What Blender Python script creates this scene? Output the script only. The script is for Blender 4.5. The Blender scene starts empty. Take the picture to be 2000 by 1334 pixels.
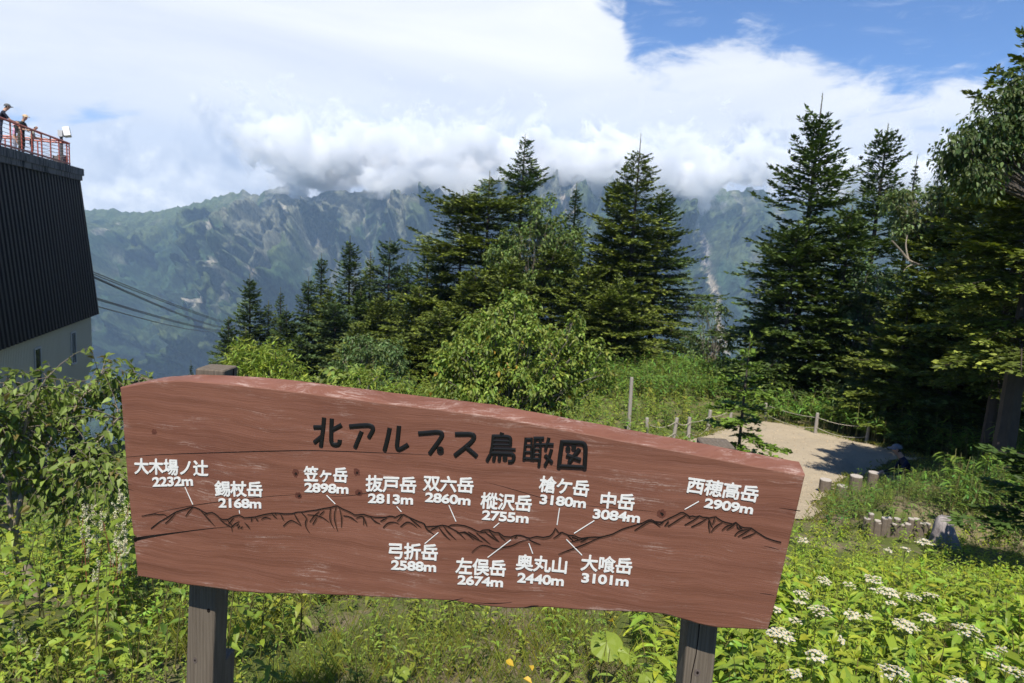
import bpy, bmesh, math
import numpy as np
from math import radians, sin, cos, tan, atan2, asin, pi, sqrt
from mathutils import Vector, Matrix

scene = bpy.context.scene
COL = scene.collection

# ------------------------------------------------------------------ camera
FPX = 1333.0
PITCH, ROLL = radians(8.0), radians(3.2)
FW = np.array([0, cos(PITCH), -sin(PITCH)])
UPV = np.array([0, sin(PITCH), cos(PITCH)])
XV = np.array([1.0, 0, 0])
RT = cos(ROLL) * XV + sin(ROLL) * UPV
UC = cos(ROLL) * UPV - sin(ROLL) * XV
cam_d = bpy.data.cameras.new('camera')
cam_d.sensor_width = 36.0
cam_d.lens = 36.0 * FPX / 2000.0
cam_d.clip_start = 0.05
cam_d.clip_end = 20000
cam_d.dof.use_dof = True
cam_d.dof.focus_distance = 2.0
cam_d.dof.aperture_fstop = 9.0
cam = bpy.data.objects.new('camera', cam_d)
cam.matrix_world = Matrix(((RT[0], UC[0], -FW[0], 0), (RT[1], UC[1], -FW[1], 0),
                           (RT[2], UC[2], -FW[2], 0), (0, 0, 0, 1)))
COL.objects.link(cam)
scene.camera = cam

scene.view_settings.view_transform = 'Standard'
scene.view_settings.look = 'None'
scene.view_settings.exposure = 0.6
scene.view_settings.gamma = 1.0
scene.view_settings.use_curve_mapping = False
cy = scene.cycles
cy.use_denoising = True
cy.max_bounces = 8
cy.diffuse_bounces = 3
cy.glossy_bounces = 2
cy.transmission_bounces = 4
cy.volume_bounces = 6
cy.transparent_max_bounces = 8
cy.volume_max_steps = 220
cy.volume_step_rate = 0.22


def ray(px, py):
    return FW + RT * ((px - 1000) / FPX) + UC * ((667 - py) / FPX)


def P(px, py, y):
    """the point at world distance y in front of the eye, in the direction of a photo pixel"""
    d = ray(px, py)
    return d * (y / d[1])


# ------------------------------------------------------------------ sun
SUN = np.array([-0.05, -0.52, 0.853])
SUN /= np.linalg.norm(SUN)
sl = bpy.data.lights.new('sun', 'SUN')
sl.energy = 5.0
sl.angle = radians(0.5)
sl.color = (1.0, 0.935, 0.83)
so = bpy.data.objects.new('sun', sl)
so.rotation_euler = Vector(-SUN).to_track_quat('-Z', 'Y').to_euler()
so.location = (0, -20, 40)
COL.objects.link(so)

# ------------------------------------------------------------------ node helpers


class NT:
    def __init__(self, tree):
        self.t = tree
        self.n = tree.nodes
        self.l = tree.links

    def new(self, typ, **kw):
        nd = self.n.new(typ)
        for k, v in kw.items():
            setattr(nd, k, v)
        return nd

    def link(self, a, b):
        self.l.new(a, b)

    def setin(self, sock, v):
        if hasattr(v, 'is_output'):
            self.link(v, sock)
        elif isinstance(v, (int, float)):
            sock.default_value = v
        else:
            v = tuple(v)
            n = len(sock.default_value)
            sock.default_value = (v + (1.0,))[:n] if len(v) < n else v[:n]

    def math(self, op, a, b=0.0, c=None, clamp=False):
        nd = self.new('ShaderNodeMath', operation=op, use_clamp=clamp)
        self.setin(nd.inputs[0], a)
        self.setin(nd.inputs[1], b)
        if c is not None:
            self.setin(nd.inputs[2], c)
        return nd.outputs[0]

    def mix(self, f, a, b, mode='MIX'):
        nd = self.new('ShaderNodeMix', data_type='RGBA', blend_type=mode)
        self.setin(nd.inputs[0], f)
        self.setin(nd.inputs[6], a)
        self.setin(nd.inputs[7], b)
        return nd.outputs[2]

    def sstep(self, x, a, b):
        nd = self.new('ShaderNodeMapRange', interpolation_type='SMOOTHSTEP')
        self.setin(nd.inputs[0], x)
        self.setin(nd.inputs[1], a)
        self.setin(nd.inputs[2], b)
        nd.inputs[3].default_value = 0.0
        nd.inputs[4].default_value = 1.0
        return nd.outputs[0]

    def noise(self, vec, scale, detail=4.0, rough=0.55, dist=0.0):
        nd = self.new('ShaderNodeTexNoise')
        if vec is not None:
            self.link(vec, nd.inputs['Vector'])
        nd.inputs['Scale'].default_value = scale
        nd.inputs['Detail'].default_value = detail
        nd.inputs['Roughness'].default_value = rough
        nd.inputs['Distortion'].default_value = dist
        return nd.outputs['Fac']

    def mapping(self, vec, scale=(1, 1, 1), loc=(0, 0, 0), rot=(0, 0, 0)):
        nd = self.new('ShaderNodeMapping')
        self.link(vec, nd.inputs['Vector'])
        nd.inputs['Scale'].default_value = scale
        nd.inputs['Location'].default_value = loc
        nd.inputs['Rotation'].default_value = rot
        return nd.outputs[0]

    def ramp(self, f, stops):
        nd = self.new('ShaderNodeValToRGB')
        cr = nd.color_ramp
        while len(cr.elements) < len(stops):
            cr.elements.new(0.5)
        for e, (p, c) in zip(cr.elements, stops):
            e.position = p
            e.color = tuple(c) + (1.0,) if len(c) == 3 else c
        self.link(f, nd.inputs[0])
        return nd.outputs[0]

    def bump(self, h, strength=0.3, dist=0.01):
        nd = self.new('ShaderNodeBump')
        nd.inputs['Strength'].default_value = strength
        nd.inputs['Distance'].default_value = dist
        self.link(h, nd.inputs['Height'])
        return nd.outputs[0]


MATS = {}


def new_mat(name):
    m = bpy.data.materials.new(name)
    m.use_nodes = True
    t = NT(m.node_tree)
    for n in list(t.n):
        if n.type != 'OUTPUT_MATERIAL':
            t.n.remove(n)
    out = [n for n in t.n if n.type == 'OUTPUT_MATERIAL'][0]
    MATS[name] = m
    return m, t, out


def principled(t, out, base, rough=0.7, spec=0.3, normal=None, metallic=0.0):
    b = t.new('ShaderNodeBsdfPrincipled')
    t.setin(b.inputs['Base Color'], base)
    t.setin(b.inputs['Roughness'], rough)
    b.inputs['Specular IOR Level'].default_value = spec
    b.inputs['Metallic'].default_value = metallic
    if normal is not None:
        t.link(normal, b.inputs['Normal'])
    if out is not None:
        t.link(b.outputs[0], out.inputs['Surface'])
    return b


def simple(name, colr, rough=0.7, spec=0.3, var=0.25, scale=8.0, metallic=0.0, bump=0.0):
    m, t, out = new_mat(name)
    tc = t.new('ShaderNodeTexCoord').outputs['Object']
    n = t.noise(tc, scale, 6, 0.6)
    c = t.mix(n, [x * (1 - var) for x in colr], [min(1, x * (1 + var)) for x in colr])
    nm = t.bump(n, bump, 0.01) if bump else None
    principled(t, out, c, rough, spec, nm, metallic)
    return m


def leaf_mat(name, trans=0.35, rough=0.5, spec=0.35, tint=(1.25, 1.2, 0.6)):
    """leaf tissue: colour from the mesh's own leaf colours, some light passing through"""
    m, t, out = new_mat(name)
    at = t.new('ShaderNodeAttribute', attribute_name='col')
    b = principled(t, None, at.outputs['Color'], rough, spec)
    tr = t.new('ShaderNodeBsdfTranslucent')
    t.link(t.mix(1.0, at.outputs['Color'], tint, 'MULTIPLY'), tr.inputs['Color'])
    ms = t.new('ShaderNodeMixShader')
    ms.inputs[0].default_value = trans
    t.link(b.outputs[0], ms.inputs[1])
    t.link(tr.outputs[0], ms.inputs[2])
    t.link(ms.outputs[0], out.inputs['Surface'])
    return m


def col_mat(name, rough=0.8, spec=0.2, bump_scale=0.0, bump_str=0.3):
    m, t, out = new_mat(name)
    at = t.new('ShaderNodeAttribute', attribute_name='col')
    nm = None
    c = at.outputs['Color']
    if bump_scale:
        tc = t.new('ShaderNodeTexCoord').outputs['Object']
        n = t.noise(t.mapping(tc, (1, 1, 0.35)), bump_scale, 6, 0.65)
        nm = t.bump(n, bump_str, 0.02)
        c = t.mix(t.math('MULTIPLY', n, 0.8), t.mix(1.0, c, (1.45, 1.45, 1.45), 'MULTIPLY'), (0.02, 0.018, 0.015))
    principled(t, out, c, rough, spec, nm)
    return m


# ------------------------------------------------------------------ world: daylight sky with its cloud cover
def build_world():
    w = bpy.data.worlds.new('World')
    scene.world = w
    w.use_nodes = True
    t = NT(w.node_tree)
    for n in list(t.n):
        t.n.remove(n)
    out = t.new('ShaderNodeOutputWorld')
    sky = t.new('ShaderNodeTexSky', sky_type='NISHITA')
    sky.sun_disc = False
    sky.sun_elevation = asin(SUN[2])
    sky.sun_rotation = atan2(SUN[0], SUN[1])
    sky.altitude = 2100
    sky.air_density = 1.0
    sky.dust_density = 0.2
    sky.ozone_density = 4.0
    bg1 = t.new('ShaderNodeBackground')
    bg1.inputs['Strength'].default_value = 0.085
    t.link(t.mix(1.0, sky.outputs[0], (0.66, 0.92, 1.22), 'MULTIPLY'), bg1.inputs['Color'])

    d = t.new('ShaderNodeTexCoord').outputs['Generated']
    sep = t.new('ShaderNodeSeparateXYZ')
    t.link(d, sep.inputs[0])
    x, y, z = sep.outputs
    az = t.math('ARCTAN2', x, y)
    el = t.math('ARCSINE', z)
    # stretched coordinates for the high sheet, even ones for the heaped clouds
    cmb = t.new('ShaderNodeCombineXYZ')
    t.link(az, cmb.inputs[0])
    t.link(t.math('MULTIPLY', el, 2.6), cmb.inputs[1])
    sheet_v = cmb.outputs[0]
    cmb2 = t.new('ShaderNodeCombineXYZ')
    t.link(az, cmb2.inputs[0])
    t.link(t.math('MULTIPLY', el, 1.15), cmb2.inputs[1])
    heap_v = cmb2.outputs[0]

    # upper edge of the white sheet as a curve of azimuth
    def azel(px, py):
        r = ray(px, py)
        r = r / np.linalg.norm(r)
        return atan2(r[0], r[1]), asin(r[2])
    edge = [(-400, -420), (300, -330), (900, -220), (1150, -60), (1215, 0), (1228, 60), (1262, 104), (1350, 112), (1420, 92), (1500, 92), (1560, 97),
            (1625, 140), (1700, 152), (1800, 156), (1900, 160), (2000, 158), (2300, 170)]
    pts = sorted([azel(*e) for e in edge])
    fc = t.new('ShaderNodeFloatCurve')
    A0, A1, E1 = -0.9, 0.9, 0.8
    cv = fc.mapping.curves[0]
    pp = [((a - A0) / (A1 - A0), e / E1) for a, e in pts]
    pp = [(0.0, pp[0][1])] + [q for q in pp if 0.0 < q[0] < 1.0] + [(1.0, pp[-1][1])]
    while len(cv.points) < len(pp):
        cv.points.new(0.5, 0.5)
    for q, (a, b) in zip(cv.points, pp):
        q.location = (a, min(1, b))
        q.handle_type = 'AUTO_CLAMPED'
    fc.mapping.update()
    t.link(t.math('MULTIPLY_ADD', az, 1 / (A1 - A0), -A0 / (A1 - A0), clamp=True), fc.inputs['Value'])
    eb = t.math('MULTIPLY', fc.outputs[0], E1)
    n1 = t.noise(sheet_v, 5.0, 9, 0.62, 0.7)
    n2 = t.noise(t.mapping(sheet_v, (1, 1, 1), (3.1, 1.7, 0), (0, 0, 0.5)), 14.0, 8, 0.6, 1.2)
    wob = t.math('ADD', t.math('MULTIPLY', t.math('SUBTRACT', n1, 0.5), 0.17), t.math('MULTIPLY', t.math('SUBTRACT', n2, 0.5), 0.09))
    dist = t.math('ADD', t.math('SUBTRACT', eb, el), wob)
    sheet = t.sstep(dist, -0.022, 0.038)
    # only in front of the mountains; elsewhere scattered cloud
    front = t.sstep(y, -0.1, 0.25)
    scat = t.math('MULTIPLY', t.sstep(t.noise(d, 2.2, 7, 0.6, 0.4), 0.60, 0.75), 0.35)
    sheet = t.mix(front, scat, sheet)
    # thin places in the sheet, upper left
    thin_v = t.mapping(sheet_v, (0.8, 1.6, 1), (0.3, 0.9, 0), (0, 0, -0.35))
    thin = t.math('MULTIPLY', t.sstep(t.noise(thin_v, 4.2, 8, 0.6, 0.8), 0.48, 0.72),
                  t.math('MULTIPLY', t.sstep(el, 0.24, 0.42), t.sstep(az, -0.05, -0.5)))
    wisp = t.math('MULTIPLY', t.sstep(t.noise(t.mapping(sheet_v, (1, 1.2, 1), (0, 5, 0), (0, 0, -0.7)), 9.0, 9, 0.66, 1.6), 0.52, 0.82), 0.34)
    mask = t.math('MAXIMUM', t.math('MULTIPLY', sheet, t.math('SUBTRACT', 1.0, t.math('MULTIPLY', thin, 0.62))), t.math('MULTIPLY', wisp, front))
    # small blue gaps low down between sheet and heaped clouds
    gapn = t.noise(t.mapping(sheet_v, (1, 0.9, 1), (7.3, 2.2, 0)), 6.0, 6, 0.55, 0.5)
    gapb = t.math('MULTIPLY', t.sstep(el, 0.035, 0.10), t.sstep(el, 0.205, 0.13))
    gap = t.math('MULTIPLY', t.sstep(gapn, 0.56, 0.70), gapb)
    mask = t.math('MULTIPLY', mask, t.math('SUBTRACT', 1.0, t.math('MULTIPLY', gap, 0.75)))
    # heaped clouds along the ridge
    h1 = t.noise(t.mapping(heap_v, (1, 1, 1), (0.35, 0.2, 0)), 5.2, 12, 0.60, 0.25)
    h1u = t.noise(t.mapping(heap_v, (1, 1, 1), (0.35 - 0.006, 0.2 + 0.022, 0)), 5.2, 12, 0.60, 0.25)
    field = t.math('ADD', h1, t.math('MULTIPLY', t.math('SUBTRACT', 0.150, el), 2.0))
    heap = t.math('MULTIPLY', t.sstep(field, 0.50, 0.575), t.sstep(y, 0.0, 0.3))
    lit = t.math('MULTIPLY_ADD', t.math('SUBTRACT', h1, h1u), 4.2, 0.46, clamp=True)
    big = t.noise(t.mapping(heap_v, (1, 1, 1), (2.0, 4.2, 0)), 3.4, 4, 0.5, 0.2)
    lit = t.math('ADD', t.math('MULTIPLY', lit, 0.75), t.math('MULTIPLY', t.sstep(big, 0.35, 0.65), 0.25))
    heap_c = t.ramp(lit, [(0.0, (0.26, 0.30, 0.40)), (0.35, (0.42, 0.455, 0.54)), (0.62, (0.60, 0.62, 0.67)), (1.0, (0.90, 0.89, 0.88))])
    sh_n = t.noise(t.mapping(sheet_v, (0.7, 1.2, 1), (1, 8, 0), (0, 0, 0.25)), 3.0, 8, 0.55, 0.4)
    sheet_c = t.ramp(sh_n, [(0.25, (0.52, 0.555, 0.64)), (0.5, (0.65, 0.665, 0.695)), (0.75, (0.77, 0.77, 0.76))])
    cloud_c = t.mix(heap, sheet_c, heap_c)
    mask = t.math('MAXIMUM', mask, heap)
    bg2 = t.new('ShaderNodeBackground')
    bg2.inputs['Strength'].default_value = 1.0
    t.link(cloud_c, bg2.inputs['Color'])
    ms = t.new('ShaderNodeMixShader')
    t.link(mask, ms.inputs[0])
    t.link(bg1.outputs[0], ms.inputs[1])
    t.link(bg2.outputs[0], ms.inputs[2])
    t.link(ms.outputs[0], out.inputs['Surface'])


build_world()

# ------------------------------------------------------------------ mesh helpers


class Geo:
    """collects shapes; build() links them as ONE mesh object"""

    def __init__(self):
        self.V = []
        self.C = []
        self.F = []
        self.M = []
        self.n = 0

    def add(self, V, F, col=(0.5, 0.5, 0.5), mat=0):
        V = np.asarray(V, dtype=np.float64).reshape(-1, 3)
        c = np.asarray(col, dtype=np.float64)
        if c.ndim == 1:
            c = np.tile(c, (len(V), 1))
        self.V.append(V)
        self.C.append(c)
        for f in (F if isinstance(F, (list, tuple)) and len(F) and isinstance(F[0], np.ndarray) and F[0].ndim == 2 else [np.asarray(F)]):
            if f.size:
                self.F.append(f + self.n)
                self.M.append(mat)
        self.n += len(V)

    def poly(self, pts, col=(0.5, 0.5, 0.5), mat=0):
        self.add(pts, np.arange(len(pts)).reshape(1, -1), col, mat)

    def box(self, lo, hi, col=(0.5, 0.5, 0.5), mat=0, M=None):
        lo, hi = np.asarray(lo, float), np.asarray(hi, float)
        v = np.array([[(lo, hi)[i >> k & 1][k] for k in range(3)] for i in range(8)])
        if M is not None:
            v = v @ np.asarray(M)[:3, :3].T + np.asarray(M)[:3, 3]
        self.add(v, np.array([[0, 2, 3, 1], [4, 5, 7, 6], [0, 1, 5, 4], [2, 6, 7, 3], [0, 4, 6, 2], [1, 3, 7, 5]]), col, mat)

    def tube(self, pts, rad, n=6, col=(0.3, 0.25, 0.2), mat=0, cap=True):
        pts = np.asarray(pts, float)
        m = len(pts)
        rad = np.broadcast_to(np.asarray(rad, float), (m,))
        tg = np.gradient(pts, axis=0)
        tg /= np.linalg.norm(tg, axis=1, keepdims=True) + 1e-9
        ref = np.array([0, 0, 1.0]) if abs(tg[:, 2]).mean() < 0.8 else np.array([1.0, 0, 0])
        a = np.cross(tg, ref)
        a /= np.linalg.norm(a, axis=1, keepdims=True) + 1e-9
        b = np.cross(tg, a)
        th = np.linspace(0, 2 * pi, n, endpoint=False)
        V = pts[:, None, :] + rad[:, None, None] * (np.cos(th)[None, :, None] * a[:, None, :] + np.sin(th)[None, :, None] * b[:, None, :])
        i = np.arange(m - 1)[:, None] * n
        k = np.arange(n)[None, :]
        k2 = (k + 1) % n
        F = np.stack([i + k, i + k2, i + n + k2, i + n + k], -1).reshape(-1, 4)
        c = np.asarray(col, float)
        if c.ndim == 2:
            c = np.repeat(c, n, axis=0)
        base = self.n
        self.add(V.reshape(-1, 3), F, c, mat)
        if cap:
            self.F.append(np.arange(n)[::-1].reshape(1, -1) + base)
            self.M.append(mat)
            self.F.append(np.arange(n).reshape(1, -1) + base + (m - 1) * n)
            self.M.append(mat)

    def build(self, name, mats, parent=None, origin=(0, 0, 0), smooth=False, label=None):
        me = bpy.data.meshes.new(name)
        V = np.concatenate(self.V) - np.asarray(origin, float)
        me.vertices.add(len(V))
        me.vertices.foreach_set('co', V.astype(np.float32).ravel())
        loops = np.concatenate([f.ravel() for f in self.F]).astype(np.int32)
        sizes = np.concatenate([np.full(len(f), f.shape[1]) for f in self.F])
        mi = np.concatenate([np.full(len(f), m) for f, m in zip(self.F, self.M)]).astype(np.int32)
        starts = np.concatenate([[0], np.cumsum(sizes)[:-1]]).astype(np.int32)
        me.loops.add(len(loops))
        me.loops.foreach_set('vertex_index', loops)
        me.polygons.add(len(sizes))
        me.polygons.foreach_set('loop_start', starts)
        me.polygons.foreach_set('material_index', mi)
        me.polygons.foreach_set('use_smooth', np.full(len(sizes), smooth, dtype=bool))
        me.update(calc_edges=True)
        at = me.attributes.new('col', 'FLOAT_COLOR', 'POINT')
        C = np.concatenate(self.C)
        at.data.foreach_set('color', np.concatenate([C, np.ones((len(C), 1))], 1).astype(np.float32).ravel())
        for m in (mats if isinstance(mats, (list, tuple)) else [mats]):
            me.materials.append(m)
        me.validate()
        o = bpy.data.objects.new(name, me)
        COL.objects.link(o)
        if parent is not None:
            o.parent = parent
        else:
            o.location = origin
        if label:
            o['label'] = label
        return o


def tag(o, label, cat, group=None):
    o['label'] = label
    o['category'] = cat
    if group:
        o['group'] = group
    return o


def thing(name, label, cat, loc, group=None):
    o = bpy.data.objects.new(name, None)
    o.empty_display_size = 0.2
    COL.objects.link(o)
    o.location = tuple(loc)
    return tag(o, label, cat, group)


def structure(o):
    o['kind'] = 'structure'
    return o


def stuff(o):
    o['kind'] = 'stuff'
    return o


def dup(root, loc, rotz=0.0, scale=1.0, label=None, group=None, tilt=(0, 0)):
    r = root.copy()
    COL.objects.link(r)
    r.location = tuple(loc)
    r.rotation_euler = (tilt[0], tilt[1], rotz)
    r.scale = (scale,) * 3 if np.isscalar(scale) else scale
    if label:
        r['label'] = label
    if group:
        r['group'] = group
    for ch in list(root.children):
        c = ch.copy()
        COL.objects.link(c)
        c.parent = r
        for g in ch.children:
            d = g.copy()
            COL.objects.link(d)
            d.parent = c
    return r


# numpy gradient noise (2-D), vectorised
class Noise2:
    def __init__(self, seed):
        r = np.random.default_rng(seed)
        self.p = r.permutation(512)
        a = r.uniform(0, 2 * pi, 512)
        self.g = np.stack([np.cos(a), np.sin(a)], -1)

    def __call__(self, x, y):
        x, y = np.broadcast_arrays(np.asarray(x, float), np.asarray(y, float))
        xi, yi = np.floor(x).astype(int), np.floor(y).astype(int)
        fx, fy = x - xi, y - yi
        u, v = fx * fx * fx * (fx * (fx * 6 - 15) + 10), fy * fy * fy * (fy * (fy * 6 - 15) + 10)

        def gr(ix, iy, dx, dy):
            h = self.p[(self.p[ix & 511] + iy) & 511]
            g = self.g[h]
            return g[..., 0] * dx + g[..., 1] * dy
        a = gr(xi, yi, fx, fy)
        b = gr(xi + 1, yi, fx - 1, fy)
        c = gr(xi, yi + 1, fx, fy - 1)
        d = gr(xi + 1, yi + 1, fx - 1, fy - 1)
        return ((a * (1 - u) + b * u) * (1 - v) + (c * (1 - u) + d * u) * v) * 1.5

    def fbm(self, x, y, o=4, g=0.5):
        s, a, f = 0, 1, 1
        for k in range(o):
            s = s + a * self(np.asarray(x) * f + 17.3 * k, np.asarray(y) * f - 9.1 * k)
            a *= g
            f *= 2.03
        return s

    def ridged(self, x, y, o=4, g=0.5):
        s, a, f = 0, 1, 1
        for k in range(o):
            s = s + a * (1 - 2 * np.abs(self(np.asarray(x) * f + 31.7 * k, np.asarray(y) * f + 5.3 * k)))
            a *= g
            f *= 2.1
        return s


N1, N2, N3 = Noise2(1), Noise2(2), Noise2(3)


def ss(a, b, x):
    t = np.clip((np.asarray(x, float) - a) / (b - a), 0, 1)
    return t * t * (3 - 2 * t)


# ------------------------------------------------------------------ terrain
PY = [-60, -10, 0, 2, 3, 4, 6, 7.5, 9, 14, 20, 24, 30, 38, 48, 70, 120, 250, 600, 1500, 1900]
PZ = [3.0, -1.2, -1.65, -2.05, -2.3, -2.5, -3.0, -3.45, -3.75, -4.55, -5.15, -5.5, -6.0, -6.8, -9.5, -21, -50, -125, -330, -930, -1150]


def terrain(x, y):
    x, y = np.asarray(x, float), np.asarray(y, float)
    z = np.interp(y, PY, PZ)
    ld = np.maximum(0, -x - 1.2)
    z = z - 0.27 * ld * ss(3.0, 9.0, y) * np.minimum(1, 40 / np.maximum(ld, 1))
    z = z + 0.7 * np.exp(-((x - 7.6) / 4.0) ** 2 - ((y - 30.0) / 4.2) ** 2)            # bank behind the rope fence
    z = z + 0.36 * ss(0.0, 0.5, x - 4.75 - 0.80 * (y - 9.2)) * ss(9.1, 9.6, y) * ss(17.5, 13.0, y)   # raised bed above the log edging
    z = z + 0.9 * ss(12, 17, x) * ss(6, 10, y) * ss(40, 25, y)
    z = z - 0.85 * np.exp(-((x - 9.5) / 1.2) ** 2 - ((y - 15.6) / 1.3) ** 2)             # hollow at the shady end of the yard
    near = ss(60, 20, np.hypot(x, y))
    z = z + near * (0.05 * N1.fbm(x * 0.6, y * 0.6, 3) + 0.012 * N2.fbm(x * 3, y * 3, 2))
    return z


def ground_hit(px, py, off=0.0, y0=1.5, y1=90.0):
    """first point where the sight line of a photo pixel meets the ground raised by off"""
    d = ray(px, py)
    d = d / d[1]
    ys = np.arange(y0, y1, 0.02)
    g = terrain(d[0] * ys, ys) + off - d[2] * ys
    k = np.argmax(g > 0)
    if not (g > 0).any():
        k = len(ys) - 1
    p = d * ys[k]
    return p


# ------------------------------------------------------------------ ground materials
def ground_material():
    m, t, out = new_mat('soil and turf')
    tc = t.new('ShaderNodeTexCoord').outputs['Object']
    a = t.noise(tc, 0.9, 8, 0.6)
    b = t.noise(tc, 14.0, 8, 0.65)
    c = t.noise(tc, 90.0, 4, 0.6)
    soil = t.mix(b, (0.075, 0.06, 0.034), (0.20, 0.16, 0.10))
    soil = t.mix(t.sstep(c, 0.45, 0.7), soil, (0.25, 0.205, 0.14))
    turf = t.mix(b, (0.045, 0.065, 0.016), (0.12, 0.14, 0.038))
    k = t.sstep(t.math('ADD', a, t.math('MULTIPLY', t.math('SUBTRACT', b, 0.5), 0.5)), 0.36, 0.54)
    principled(t, out, t.mix(k, soil, turf), 0.95, 0.1, t.bump(t.math('ADD', b, t.math('MULTIPLY', c, 0.3)), 0.7, 0.03))
    return m


def gravel_material():
    m, t, out = new_mat('pale gravel')
    tc = t.new('ShaderNodeTexCoord').outputs['Object']
    a = t.noise(tc, 0.55, 6, 0.6)
    b = t.noise(tc, 9.0, 8, 0.7)
    v = t.new('ShaderNodeTexVoronoi')
    t.link(tc, v.inputs['Vector'])
    v.inputs['Scale'].default_value = 26.0
    base = t.mix(a, (0.36, 0.29, 0.19), (0.40, 0.36, 0.29))
    base = t.mix(t.sstep(b, 0.35, 0.75), base, (0.52, 0.44, 0.32))
    base = t.mix(t.math('MULTIPLY', t.sstep(v.outputs['Distance'], 0.0, 0.35), 0.28), (0.29, 0.24, 0.17), base)
    base = t.mix(t.math('MULTIPLY', t.sstep(t.noise(tc, 2.2, 5, 0.6), 0.55, 0.72), 0.5), base, (0.25, 0.22, 0.18))
    principled(t, out, base, 0.95, 0.1, t.bump(v.outputs['Distance'], 0.6, 0.02))
    return m


M_GROUND = ground_material()
M_GRAVEL = gravel_material()
M_LEAF = leaf_mat('broad leaf')
M_NEEDLE = leaf_mat('fir needles', trans=0.16, rough=0.6, spec=0.25, tint=(1.1, 1.2, 0.5))
M_HERB = leaf_mat('herb leaf', trans=0.42, rough=0.48, spec=0.35, tint=(1.25, 1.25, 0.45))
M_BARK = col_mat('bark', 0.9, 0.15, 14.0, 0.6)
M_STEM = col_mat('plant stem', 0.7, 0.25)
M_PETAL = leaf_mat('petal', trans=0.25, rough=0.6, spec=0.2, tint=(1, 1, 1))


def build_ground():
    g = Geo()
    xs = np.concatenate([-np.geomspace(1400, 14, 46), np.linspace(-13.5, 16, 150), np.geomspace(16.6, 1400, 42)])
    ys = np.concatenate([np.linspace(-60, -3, 22), np.linspace(-2.5, 2, 16), np.linspace(2.1, 34, 240), np.geomspace(34.3, 1900, 90)])
    X, Y = np.meshgrid(xs, ys)
    Z = terrain(X, Y)
    nx = len(xs)
    i = np.arange(len(ys) - 1)[:, None] * nx + np.arange(nx - 1)[None, :]
    F = np.stack([i, i + 1, i + nx + 1, i + nx], -1).reshape(-1, 4)
    g.add(np.stack([X, Y, Z], -1), F)
    structure(g.build('ground', M_GROUND, smooth=True))
    # the gravel yard and the path that leads down to it, laid over the slope
    outline = [(1420, 838), (1455, 826), (1500, 824), (1560, 836), (1600, 846), (1680, 866), (1750, 884), (1830, 905), (1860, 918), (1800, 926),
               (1740, 934), (1695, 948), (1655, 966), (1626, 990), (1606, 1012), (1580, 1026), (1540, 1022), (1480, 1000), (1400, 960), (1330, 900), (1290, 868), (1345, 862), (1385, 850)]
    pts = np.array([ground_hit(*p, off=(-0.4 if p[0] > 1600 and p[1] > 925 else 0.0))[:2] for p in outline])
    pts = np.array(pts)

    def inside(x, y):
        r = np.zeros(x.shape, bool)
        n = len(pts)
        for k in range(n):
            (x0, y0), (x1, y1) = pts[k], pts[(k + 1) % n]
            c = ((y0 > y) != (y1 > y)) & (x < (x1 - x0) * (y - y0) / (y1 - y0 + 1e-12) + x0)
            r ^= c
        return r
    gx = np.arange(pts[:, 0].min() - 1, pts[:, 0].max() + 1, 0.055)
    gy = np.arange(pts[:, 1].min() - 1, pts[:, 1].max() + 1, 0.055)
    X, Y = np.meshgrid(gx, gy)
    wx = X + 0.22 * N1.fbm(X * 1.3, Y * 1.3, 3)
    wy = Y + 0.22 * N2.fbm(X * 1.3 + 9, Y * 1.3, 3)
    ins = inside(wx, wy)
    Z = terrain(X, Y) + 0.03
    nx = len(gx)
    i = (np.arange(len(gy) - 1)[:, None] * nx + np.arange(nx - 1)[None, :])
    ok = ins[:-1, :-1] & ins[1:, :-1] & ins[:-1, 1:] & ins[1:, 1:]
    F = np.stack([i, i + 1, i + nx + 1, i + nx], -1)[ok]
    used = np.unique(F)
    re = np.zeros(X.size, int)
    re[used] = np.arange(len(used))
    g = Geo()
    g.add(np.stack([X, Y, Z], -1).reshape(-1, 3)[used], re[F])
    structure(g.build('gravel_yard', M_GRAVEL, smooth=True))
    return inside


in_yard = build_ground()

# ------------------------------------------------------------------ mountains
RIDGE = [(-700, 420), (-200, 425), (60, 418), (165, 412), (190, 409), (215, 408), (245, 414), (300, 415), (330, 406), (370, 402), (400, 391), (430, 383), (455, 376),
         (478, 373), (492, 381), (505, 378), (540, 366), (566, 360), (585, 372), (607, 388), (622, 380), (638, 371), (652, 373), (668, 370), (690, 378),
         (715, 372), (760, 352), (800, 335), (860, 322), (930, 330), (1000, 318), (1080, 300), (1160, 312), (1230, 330), (1300, 345), (1370, 352), (1420, 372),
         (1450, 371), (1470, 366), (1490, 372), (1510, 388), (1560, 398), (1640, 370), (1800, 350), (2100, 380), (2700, 430)]
D0, D1 = 3300.0, 1750.0


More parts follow.
